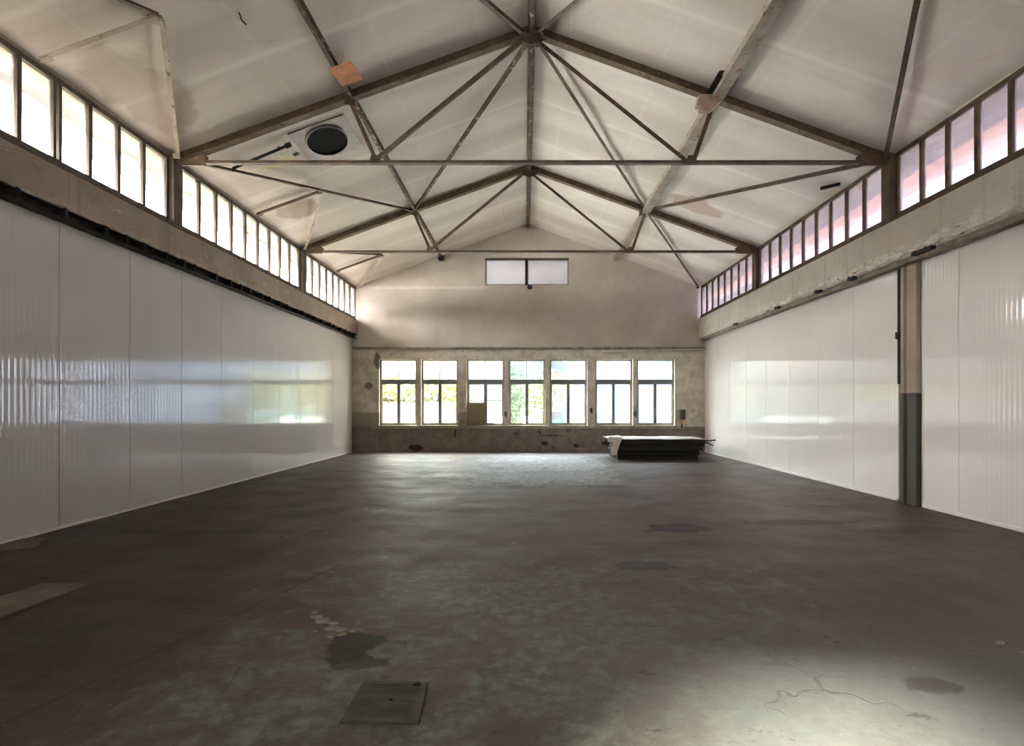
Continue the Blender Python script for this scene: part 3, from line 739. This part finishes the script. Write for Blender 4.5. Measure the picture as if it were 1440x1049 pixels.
# ------------------------------------------------------------------ trusses
def truss(y, label):
    t = empty('roof_truss', (XRIDGE, y, 4.9)); tag(t, label, 'roof truss', 'roof trusses across the hall')
    S = M['steel']; ZC = 4.88
    off = 0.14
    def rp(x, o=off): return (x, y, roof_z(x)-o)
    nl, nr = -2.56, 2.72; fl_, fr_ = -2.17, 2.41
    for xe, s in ((XL, -1), (XR, 1)):
        # two angles with a gap: seen from below as a double line
        mb = MB(); mb.bar(rp(xe, off-0.075), rp(XRIDGE+s*0.02, off-0.075), 0.035, 0.11); r_ = part(mb, 'rafter', S, t)
        mb = MB(); mb.bar(rp(xe, off+0.0), rp(XRIDGE+s*0.02, off+0.0), 0.12, 0.012); mb.bar(rp(xe, off-0.008), rp(XRIDGE+s*0.02, off-0.008), 0.06, 0.008)
        mb.build('rafter_flange', M['flange'], r_)
    mb = MB(); mb.tee((XL, y, ZC), (XR, y, ZC), 0.07, 0.055, 0.012); part(mb, 'bottom_chord', S, t)
    for n, f in ((nl, fl_), (nr, fr_)):
        mb = MB(); mb.angle(rp(n), (f, y, ZC+0.03), 0.055, 0.012, up=(0, 1, 0)); part(mb, 'strut', S, t)
        mb = MB(); mb.angle((f, y, ZC+0.03), (XRIDGE+(0.06 if f > 0 else -0.06), y, ZRIDGE-0.18), 0.055, 0.012, up=(0, 1, 0)); part(mb, 'diagonal', S, t)
        mb = MB(); mb.prism([(f-0.09, ZC), (f+0.09, ZC), (f+0.05, ZC+0.13), (f-0.05, ZC+0.13)], 0.014, (0, y+0.007, 0), (1, 0, 0), (0, 0, 1)); part(mb, 'gusset_plate', S, t)
        z = roof_z(n); 
        mb = MB(); mb.prism([(n-0.12, z-0.19-0.04*(-1 if n < 0 else 1)), (n+0.12, z-0.19+0.04*(-1 if n < 0 else 1)), (n+0.10, z-0.04), (n-0.10, z-0.04)], 0.016, (0, y+0.008, 0), (1, 0, 0), (0, 0, 1)); part(mb, 'gusset_plate', S, t)
    mb = MB(); mb.prism([(XRIDGE-0.26, ZRIDGE-0.20), (XRIDGE, ZRIDGE-0.30), (XRIDGE+0.26, ZRIDGE-0.20), (XRIDGE+0.05, ZRIDGE-0.06), (XRIDGE-0.05, ZRIDGE-0.06)], 0.02, (0, y+0.01, 0), (1, 0, 0), (0, 0, 1)); part(mb, 'gusset_plate', S, t)
    for xe, s in ((XL, 1), (XR, -1)):
        zr = lambda q: roof_z(xe+s*q)-0.05
        mb = MB(); mb.prism([(xe, ZC-0.02), (xe+s*0.42, ZC-0.02), (xe+s*0.46, ZC+0.10), (xe+s*0.30, zr(0.30)), (xe, zr(0.0))], 0.03, (0, y+0.015, 0), (1, 0, 0), (0, 0, 1)); part(mb, 'heel_plate', S, t, bevel=0.003)
        zs = ZS_L if s > 0 else ZS_R
        a, c = (xe-0.15, xe+0.03) if s > 0 else (xe-0.03, xe+0.15)
        mb = MB(); mb.box(a, c, y-0.10, y+0.10, zs, 4.98)
        part(mb, 'post', M['frame_grey'] if s > 0 else M['frame_brown'], t, bevel=0.006)
    return t
t1 = truss(T1, 'brown steel roof truss, the wider one nearer the photographer')
t2 = truss(T2, 'brown steel roof truss, the smaller farther one in front of the gable window')
# pale packing block under the purlin at the right node of the near truss
mb = MB(); z = roof_z(2.72); mb.prism([(2.45, z-0.29), (2.50, z-0.29), (2.50, z-0.35), (2.66, z-0.35), (2.80, z-0.22), (2.86, z-0.12), (2.48, z-0.12)], 0.10, (0, T1-0.02, 0), (1, 0, 0), (0, 0, 1))
part(mb, 'packing_block', M['pink'], t1, bevel=0.006)
mb = MB(); mb.prism([(2.58, z-0.12), (2.90, z-0.12), (2.86, z-0.02), (2.64, z-0.02)], 0.5, (0, T1, 0), (1, 0, 0), (0, 0, 1)); part(mb, 'cleat', M['black'], t1, bevel=0.006)

# ------------------------------------------------------------------ purlins
def purlin(x, w, h, mat, label, seed, drop=0.0):
    mb = MB(); z = roof_z(x)-h/2-drop
    ya, yb = YF, YB-0.01
    rnd = random.Random(seed)
    mb.chan((x, ya, z), (x, yb, z), w, h, 0.012)
    o = mb.build('purlin', mat); tag(o, label, 'purlin', 'purlins along the roof'); return o
purlin(-2.50, 0.06, 0.09, M['purlin_dark'], 'thin dark purlin along the left roof slope under the orange plate', 1, 0.05)
purlin(2.76, 0.17, 0.10, M['purlin_pale'], 'broad pale flaking purlin along the right roof slope', 2, 0.065)
mb = MB(); mb.bar((XRIDGE, YF, ZRIDGE-0.085), (XRIDGE, YB-0.01, ZRIDGE-0.085), 0.11, 0.11); mb.bar((XRIDGE, YF, ZRIDGE-0.15), (XRIDGE, YB-0.01, ZRIDGE-0.15), 0.055, 0.03)
tag(mb.build('ridge_purlin', M['purlin_dark']), 'brownish ridge purlin along the top of the roof', 'purlin')

# ------------------------------------------------------------------ bracing in the roof planes
def rpt(x, y, d=0.12): return Vector((x, y, roof_z(x)-d))
NL, NR = -2.56, 2.74
def mid(a, c): return (a+c)/2
def brace(a, c, mat, label, w=0.055, ends=True, group=None):
    d = (c-a).normalized()
    t = empty('roof_brace', tuple(a)); tag(t, label, 'roof brace', group or 'slanting braces under the roof slopes')
    mb = MB(); mb.angle(a, c, w, 0.009, up=(0, 0, 1)); part(mb, 'angle_bar', mat, t)
    for p, s in ((a, 1), (c, -1)):
        mb = MB(); mb.bar(p-d*s*0.02, p+d*s*0.10, w*1.5, 0.01); part(mb, 'end_plate', mat, t)
    return t
S = M['steel']
eL = lambda y: Vector((XL+0.06, y, 4.93)); eR = lambda y: Vector((XR-0.06, y, 4.93))
apex = lambda y: Vector((XRIDGE, y, ZRIDGE-0.19))
nodeL = lambda y: rpt(NL, y); nodeR = lambda y: rpt(NR, y)
# bay in front of the near truss
brace(apex(T1)+Vector((-0.08, -0.05, 0)), nodeL(T0), S, 'dark brace from the near truss peak up to left photo top')
brace(apex(T1)+Vector((0.08, -0.05, 0)), nodeR(T0), S, 'dark brace from the near truss peak up to right photo top')
m0 = mid(eL(T0), nodeL(T1))
brace(eL(T0), m0, S, 'dark brace cut by the photo top above the left strip window')
brace(eL((T0+T1)/2), m0, M['brace_pale'], 'pale short brace from left eaves to a joint near the photo top', 0.05)
brace(m0, eL(T1)+Vector((0, -0.1, 0)), M['brace_pale'], 'pale flaking brace rising steeply from the left heel of the near truss', 0.05)
brace(eR(T1)+Vector((0, -0.1, 0)), nodeR(T0)+Vector((0.1, 0, 0)), S, 'dark brace rising steeply from the right heel of the near truss', 0.06)
# bay between the trusses
brace(apex(T1)+Vector((-0.06, 0.08, 0)), nodeL(T2), M['purlin_dark'], 'flaking brace from near truss peak down to left joint of far truss')
brace(apex(T1)+Vector((0.06, 0.08, 0)), nodeR(T2), S, 'dark brace from near truss peak down to right joint of far truss')
brace(eL(T1)+Vector((0.1, 0.08, 0)), nodeL(T2), S, 'dark brace from left heel of near truss to left joint of far truss')
m1 = mid(eL(T1), nodeL(T2))
brace(eL((T1+T2)/2), m1, S, 'short dark brace over the middle of left strip windows')
brace(m1, eL(T2)+Vector((0, -0.1, 0)), M['brace_pale'], 'thin pale rod down to the left heel of the far truss', 0.035)
brace(eR(T1)+Vector((-0.1, 0.08, 0)), nodeR(T2), S, 'dark brace from right heel of near truss to right joint of far truss')
# bay between the far truss and the gable
m2 = mid(eL(T2), nodeL(YB))
brace(eL(T2)+Vector((0.1, 0.06, -0.02)), m2, S, 'dark brace from left heel of far truss towards the gable wall')
brace(eL((T2+YB)/2), m2, S, 'short dark brace from left eaves near the gable wall')
brace(m2, eL(YB-0.1), M['brace_pale'], 'pale brace ending in the left corner of the gable wall', 0.07)
brace(nodeR(T2), eR(YB-0.1), S, 'dark brace from far truss down to the right corner of the gable wall')

# ------------------------------------------------------------------ things fixed on the left roof slope
SL = math.atan2(ZRIDGE-EAVE, XRIDGE-XL)
uL = Vector((math.cos(SL), 0, math.sin(SL))); vL = Vector((0, 1, 0)); nL = uL.cross(vL)   # nL points up out of the roof
if nL.z > 0: nL = -nL                                                                     # now into the hall
c0 = Vector((-3.20, 8.72, roof_z(-3.20)))
vt = empty('exhaust_vent', tuple(c0)); tag(vt, 'round black duct opening in a grey square sheet on left ceiling', 'vent')
# square zinc sheet with round hole
mb = MB(); n = 32; R0 = 0.31; H = 0.44; EY = 1.30
ring = []; sq = []
for k in range(n):
    a = 2*math.pi*k/n; cx, sy = math.cos(a), math.sin(a); q = H/max(abs(cx), abs(sy))
    ring.append((cx*R0, sy*R0*EY)); sq.append((cx*q*1.02, sy*q*1.10))
P = lambda x, y, d: c0+uL*x+vL*y+nL*d
va = [mb.b.verts.new(P(x, y, 0.035)) for x, y in ring]; vb = [mb.b.verts.new(P(x, y, 0.035)) for x, y in sq]
vc = [mb.b.verts.new(P(x, y, 0.0)) for x, y in ring]; vd = [mb.b.verts.new(P(x, y, 0.0)) for x, y in sq]
for k in range(n):
    j = (k+1) % n
    mb.b.faces.new((va[k], va[j], vb[j], vb[k])); mb.b.faces.new((vb[k], vb[j], vd[j], vd[k])); mb.b.faces.new((va[j], va[k], vc[k], vc[j])); mb.b.faces.new((vc[k], vc[j], vd[j], vd[k]))
part(mb, 'cover_sheet', M['zinc'], vt)
def collar(r0, r1, d0, d1, name, mat, cap):
    mb = MB(); A = [mb.b.verts.new(P(r0*math.cos(2*math.pi*k/n), r0*EY*math.sin(2*math.pi*k/n), d0)) for k in range(n)]
    B = [mb.b.verts.new(P(r1*math.cos(2*math.pi*k/n), r1*EY*math.sin(2*math.pi*k/n), d1)) for k in range(n)]
    C_ = [mb.b.verts.new(P((r0-0.012)*math.cos(2*math.pi*k/n), (r0-0.012)*EY*math.sin(2*math.pi*k/n), d0)) for k in range(n)]
    D_ = [mb.b.verts.new(P((r1-0.012)*math.cos(2*math.pi*k/n), (r1-0.012)*EY*math.sin(2*math.pi*k/n), d1)) for k in range(n)]
    for k in range(n):
        j = (k+1) % n
        mb.b.faces.new((A[k], A[j], B[j], B[k])); mb.b.faces.new((A[k], A[j], C_[j], C_[k])); mb.b.faces.new((C_[k], C_[j], D_[j], D_[k])); mb.b.faces.new((B[k], B[j], D_[j], D_[k]))
    if cap: mb.b.faces.new(D_)
    part(mb, name, mat, vt)
collar(R0+0.015, R0+0.015, 0.062, 0.02, 'duct_collar', M['zinc'], False)
collar(R0, R0, 0.060, 0.04, 'duct_liner', M['dark_tone'], True)
# support rod left of the vent
mb = MB(); mb.tube([Vector((-4.58, 8.48, roof_z(-4.58)-0.09)), Vector((-3.66, 8.40, roof_z(-3.66)-0.09))], 0.022, 10)
mb.tube([Vector((-3.72, 8.405, roof_z(-3.72)-0.09)), Vector((-3.64, 8.40, roof_z(-3.64)-0.09))], 0.04, 10)
for x in (-4.5, -3.85): mb.tube([Vector((x, 8.45, roof_z(x)-0.09)), Vector((x, 8.45, roof_z(x)-0.025))], 0.014, 8)
tag(mb.build('support_rod', M['black']), 'dark rod fixed to left ceiling beside the duct opening', 'rod')
# flaking plaster beside the vent
rnd = random.Random(5)
for k, (x, y, s) in enumerate(((-3.86, 8.60, 0.17), (-3.72, 8.78, 0.12), (-3.76, 9.05, 0.12))):
    q = Vector((x, y, roof_z(x)))
    mb = MB(); poly = [(s*rnd.uniform(0.6, 1.2)*math.cos(a*math.pi/5), s*rnd.uniform(0.5, 1.1)*math.sin(a*math.pi/5)) for a in range(10)]
    mb.prism(poly, 0.012, q+nL*0.02, uL, (vL+nL*0.12).normalized())
    part(mb, 'plaster_flake', M['plaster'], ceil)
mb = MB(); mb.prism([(-0.04, -0.03), (0.05, -0.035), (0.06, 0.03), (-0.03, 0.04)], 0.012, Vector((-3.74, 8.80, roof_z(-3.74)))+nL*0.035, uL, vL); part(mb, 'dark_scab', M['black'], ceil)
# orange plate on the left purlin
c1 = Vector((-2.44, 7.22, roof_z(-2.44)))+nL*0.18
mb = MB(); mb.prism([(-0.17, -0.20), (0.13, -0.20), (0.17, 0.20), (-0.13, 0.20)], 0.02, c1, uL, vL)
tag(mb.build('orange_plate', M['orange'], loc=tuple(c1), bevel=0.004), 'square orange plate fixed under the thin left purlin near the front truss', 'plate')
# small hook hanging from the ceiling near the top
q = Vector((-3.15, 5.95, roof_z(-3.15)))
mb = MB(); mb.tube([q+nL*0.0, q+nL*0.10, q+nL*0.16+uL*0.03], 0.008, 8)
tag(mb.build('ceiling_hook', M['black']), 'thin dark hook hanging from left ceiling near the photo top', 'hook')
# dark tilted vane on the eaves of the right wall
mb = MB(); mb.bar((4.97, 9.08, 5.035), (5.17, 8.86, 5.02), 0.05, 0.05)
tag(mb.build('eaves_bracket', M['black'], bevel=0.004), 'small dark bracket under the eaves over the right strip windows', 'bracket')

# ------------------------------------------------------------------ stack of boards in the far right corner
YS0, YS1 = 14.02, 15.3
k_ = YS0/F_PX
def sx(px): return (px-738)*k_
def szz(py): return EYE+(572-py)*k_
layers = [(869, 982, 0.00, 0.13, 'boards_b', 'black board lying on the floor, lowest of the stack'),
          (866, 984, 0.13, 0.235, 'boards_b', 'black board second from the floor in the corner stack'),
          (868, 989, 0.235, 0.33, 'boards', 'dark board third from the floor in the corner stack'),
          (869, 991, 0.33, 0.43, 'boards_b', 'dark board directly below the topmost dark board of the stack'),
          (872, 992, 0.43, 0.515, 'boards', 'topmost dark board of the stack under the pale sheet')]
rnd = random.Random(8); BOARDS = []
for a, c, z0, z1, m, lb in layers:
    x0, x1 = sx(a), min(sx(c), 4.72); dy = rnd.uniform(-0.02, 0.02)
    t = empty('stacked_board', ((x0+x1)/2, (YS0+YS1)/2, z0)); tag(t, lb, 'board', 'dark boards stacked in the far right corner')
    mb = MB(); mb.box(x0, x1, YS0+dy+0.03, YS1+dy, z0, z1-0.006); part(mb, 'core', M[m], t, bevel=0.01)
    mb = MB(); mb.box(x0-0.01, x1+0.01, YS0+dy, YS0+dy+0.06, z0+0.0, z0+0.022); mb.box(x0-0.01, x1+0.01, YS0+dy, YS0+dy+0.06, z1-0.028, z1-0.006); part(mb, 'edge_flange', M[m], t, bevel=0.004); BOARDS.append(t)
mb = MB(); ns = 12
x0, x1 = sx(858), sx(995)
vs = []
for i in range(ns+1):
    x = x0+(min(x1, 4.78)-x0)*i/ns
    vs.append([mb.b.verts.new((x, yy, 0.517+0.005*(1+math.sin(i*1.3+yy)) + (0.012 if e else 0))) for e in (0, 1) for yy in (YS0-0.04, YS1+0.03)])
for p, q in zip(vs, vs[1:]):
    mb.b.faces.new((p[0], p[1], q[1], q[0])); mb.b.faces.new((p[2], q[2], q[3], p[3])); mb.b.faces.new((p[0], q[0], q[2], p[2])); mb.b.faces.new((p[1], p[3], q[3], q[1]))
mb.b.faces.new((vs[0][0], vs[0][2], vs[0][3], vs[0][1])); mb.b.faces.new((vs[-1][0], vs[-1][1], vs[-1][3], vs[-1][2]))
tag(mb.build('cover_sheet', M['sheet']), 'pale thin sheet lying on top of the dark stack of boards', 'sheet')
# white wrapping hanging over the left end
mb = MB()
def ribbon(pts, w, t=0.012):
    prev = None
    for (x, y, z) in pts:
        cur = [mb.b.verts.new((x-w/2, y, z)), mb.b.verts.new((x+w/2, y, z)), mb.b.verts.new((x+w/2, y+t, z+t*0.6)), mb.b.verts.new((x-w/2, y+t, z+t*0.6))]
        if prev:
            for k in range(4): mb.b.faces.new((prev[k], prev[(k+1) % 4], cur[(k+1) % 4], cur[k]))
        else: mb.b.faces.new(cur[::-1])
        prev = cur
    mb.b.faces.new(prev)
X = sx(868)
ribbon([(X+0.08, YS0+0.5, 0.59), (X+0.07, YS0-0.02, 0.585), (X+0.05, YS0-0.08, 0.54), (X-0.02, YS0-0.09, 0.38), (X-0.07, YS0-0.10, 0.24), (X-0.09, YS0-0.11, 0.13)], 0.12)
ribbon([(X-0.04, YS0+0.45, 0.588), (X-0.06, YS0-0.03, 0.588), (X-0.08, YS0-0.08, 0.55), (X-0.09, YS0-0.085, 0.36), (X-0.13, YS0-0.10, 0.22), (X-0.13, YS0-0.11, 0.12)], 0.10)
ribbon([(X-0.16, YS0+0.4, 0.585), (X-0.17, YS0-0.04, 0.585), (X-0.20, YS0-0.07, 0.54), (X-0.20, YS0-0.07, 0.46)], 0.12)
tag(mb.build('plastic_wrap', M['wrap']), 'crumpled white wrapping hanging down over the left end of the stack', 'wrapping')
# rods sticking out on the right
for k, (za, yb_, zb, lb) in enumerate(((0.47, 14.25, 0.50, 'upper dark rod sticking out of right end of the stack'), (0.40, 14.5, 0.33, 'lower bent dark rod sticking out of right end of the stack'))):
    mb = MB(); x0 = 4.66
    mb.tube([(x0, yb_, za), (x0+0.22, yb_-0.05, za+0.01), (x0+0.34+0.03*k, yb_-0.10, zb)], 0.018, 8)
    part(mb, 'protruding_rod', M['black'], BOARDS[4-k])

# ------------------------------------------------------------------ floor hatch, debris
ht = empty('floor_hatch', (-0.63, 2.5, 0)); tag(ht, 'square iron hatch cover with two finger holes set in floor', 'hatch')
mb = MB(); mb.prism([(-0.80, 2.335), (-0.455, 2.325), (-0.475, 2.66), (-0.80, 2.68)], 0.016, (0, 0, 0.0), (1, 0, 0), (0, 1, 0))
part(mb, 'cover_plate', M['hatch'], ht, bevel=0.004)
mb = MB()
for k in range(13):
    y = 2.37+k*0.022; mb.box(-0.76, -0.51, y, y+0.006, 0.0155, 0.019)
part(mb, 'tread_ribs', M['hatch'], ht)
for x, y, r in ((-0.525, 2.635, 0.018), (-0.62, 2.50, 0.010)):
    mb = MB(); mb.tube([(x, y, 0.012), (x, y, 0.0185)], r, 14); part(mb, 'finger_hole', M['dark_tone'], ht)  # black discs painted as the dark of the holes
def chip(x, y, s, seed):
    rnd = random.Random(seed); mb = MB(); poly = []
    n = 7
    for a in range(n):
        r = s*rnd.uniform(0.6, 1.2); poly.append((r*math.cos(2*math.pi*a/n), 0.75*r*math.sin(2*math.pi*a/n)))
    lo = [mb.b.verts.new((px, py, 0)) for px, py in poly]; hi = [mb.b.verts.new((px*0.75, py*0.75, s*rnd.uniform(0.1, 0.25))) for px, py in poly]
    for i in range(n): mb.b.faces.new((lo[i], lo[(i+1) % n], hi[(i+1) % n], hi[i]))
    mb.b.faces.new(lo[::-1]); mb.b.faces.new(hi)
    o = mb.build('concrete_chip', M['chip']); o.location = (x, y, 0.0); return o
k = 0
for x, y, s in ((-1.36, 3.52, 0.045), (-1.30, 3.46, 0.06), (-1.22, 3.42, 0.04), (-1.20, 3.34, 0.05), (-1.13, 3.32, 0.045), (-1.10, 3.25, 0.035), (-1.16, 3.22, 0.025), (-1.40, 3.60, 0.025), (-1.05, 3.30, 0.03), (-1.28, 3.30, 0.02)):
    tag(chip(x, y, s, 20+k), 'pale concrete chip in the broken patch beyond the iron hatch', 'rubble', 'concrete chips by the hatch'); k += 1
tag(chip(2.76, 3.14, 0.035, 40), 'white chip alone on the floor at the right photo edge, the bigger one', 'rubble', 'white chips on the right')
tag(chip(2.78, 3.01, 0.03, 41), 'white chip at the right photo edge, the smaller one nearer', 'rubble', 'white chips on the right')

# ------------------------------------------------------------------ outside, seen through the panes
struct(MB().box(-70, 70, -60, 90, -0.35, -0.22).build('ground', M['yard']), 'pale paved yard outside the hall', 'ground')
struct(MB().box(-17, OL-0.02, -12, 20, -0.22, -0.16).build('ground_dimmer', M['dim_ground']), 'dark ground strip added outside the left wall to dim the ceiling', 'ground')  # unseen dark strips added to cut light bounced up to the ceiling
struct(MB().box(OR+0.02, 9.4, -6, 22, -0.22, -0.16).build('ground_dimmer', M['dim_ground']), 'dark ground strip added outside the right wall to dim the ceiling', 'ground')
tag(MB().box(-16, -1.4, 24.0, 24.3, -0.25, 1.55).build('boundary_wall', M['g_wall'] if 'g_wall' in M else plain('lilac_render', srgb(64, 62, 72), 0.9, 0.2)), 'low pale boundary wall outside, seen through the left windows', 'wall')
def leafy(name, blobs, mat, label, cat, n=900, s=0.16, seed=1, trunk=None):
    rnd = random.Random(seed); t = empty(name, (blobs[0][0], blobs[0][1], -0.22)); tag(t, label, cat)
    mb = MB()
    for _ in range(n):
        cx, cy, cz, rx, ry, rz_ = rnd.choice(blobs)
        while True:
            d = Vector((rnd.uniform(-1, 1), rnd.uniform(-1, 1), rnd.uniform(-1, 1)))
            if 0.3 < d.length < 1: break
        c = Vector((cx+d.x*rx, cy+d.y*ry, cz+d.z*rz_))
        u = Vector((rnd.gauss(0, 1), rnd.gauss(0, 1), rnd.gauss(0, 1))).normalized(); v = u.orthogonal().normalized(); q = s*rnd.uniform(0.6, 1.3)
        vs = [mb.b.verts.new(c+u*q), mb.b.verts.new(c+v*q*0.5), mb.b.verts.new(c-u*q), mb.b.verts.new(c-v*q*0.5)]
        mb.b.faces.new(vs)
    part(mb, 'foliage', mat, t)
    if trunk:
        mb = MB(); mb.tube(trunk, 0.12, 10); part(mb, 'trunk', M['eaves_l'], t)
    return t
gr = plain('leaf_green', srgb(58, 84, 38), 0.6, 0.3, var=0.25, nscale=2); yg_ = plain('leaf_yellowgreen', srgb(100, 106, 54), 0.6, 0.3, var=0.2, nscale=2)
leafy('garden_hedge', [(-8.5+1.3*k, 25.3, 1.7, 0.9, 0.6, 1.0) for k in range(5)], yg_, 'yellow green hedge outside behind the boundary wall', 'hedge', 2200, 0.2, 3, [(-6, 25.3, -0.22), (-6, 25.3, 1.6)])
leafy('garden_tree', [(-0.35, 20.0, 1.9, 0.45, 0.4, 1.0), (-0.45, 20.0, 1.1, 0.35, 0.4, 0.8)], gr, 'slender green tree outside the middle window', 'tree', 900, 0.13, 5, [(-0.4, 20, -0.22), (-0.38, 20, 1.6)])
leafy('garden_bush', [(1.4, 27, 2.2, 1.1, 0.7, 1.0), (0.6, 27, 1.7, 0.7, 0.6, 1.1)], yg_, 'light green bush outside the middle window beyond the car', 'bush', 900, 0.2, 6, [(1.2, 27, -0.22), (1.2, 27, 2.0)])
hs = empty('neighbour_house', (8, 30, -0.22)); tag(hs, 'pale bluish building outside behind the right hand windows', 'building')
mb = MB(); mb.box(2.6, 16, 30, 34, -0.25, 4.2); part(mb, 'facade', plain('blue_render', srgb(54, 66, 88), 0.9, 0.2), hs)
mb = MB(); mb.box(2.4, 16.2, 29.8, 34.2, 4.2, 4.4); part(mb, 'roof', M['zinc'], hs)
for k in range(3):
    mb = MB(); mb.box(4.0+3*k, 5.2+3*k, 29.96, 30.0, 0.9, 2.4); part(mb, 'window', M['skirt_blue'], hs)
# parked car, teal, seen through the middle window
car = empty('parked_car', (0.9, 23, -0.22)); tag(car, 'pale teal car parked outside the middle window', 'car')
mb = MB(); side = [(-0.85, 0.1), (0.85, 0.1), (0.9, 0.55), (0.82, 0.8), (0.68, 0.95), (0.55, 1.38), (-0.55, 1.38), (-0.68, 0.95), (-0.82, 0.8), (-0.9, 0.55)]
mb.prism(side, -3.8, (0.95, 22.0, -0.15), (1, 0, 0), (0, 0, 1)); part(mb, 'body', plain('teal_paint', srgb(50, 80, 82), 0.45, 0.3, var=0.05), car, bevel=0.06)
mb = MB(); mb.prism([(-0.62, 0.98), (0.62, 0.98), (0.5, 1.32), (-0.5, 1.32)], 0.03, (0.95, 22.0, -0.15), (1, 0, 0), (0, 0, 1)); part(mb, 'windscreen', M['black'], car)
for wx in (0.2, 1.7):
    for wy in (22.6, 25.0):
        mb = MB(); mb.tube([(wx-0.08, wy, 0.1), (wx+0.08, wy, 0.1)], 0.32, 20); part(mb, 'wheel', M['black'], car)
# neighbouring facade beyond the right clerestory
nb = empty('side_building', (12, 8, -0.22)); tag(nb, 'tall pale building beyond the right strip windows', 'building')
mb = MB(); mb.box(11.0, 15, -6, 26, -0.25, 9.0); part(mb, 'facade', plain('peach_render', srgb(150, 152, 170), 0.9, 0.2, var=0.06), nb)
mb = MB(); mb.box(10.7, 15.2, -6.2, 26.2, 9.0, 9.3); part(mb, 'roof', M['eaves'], nb)
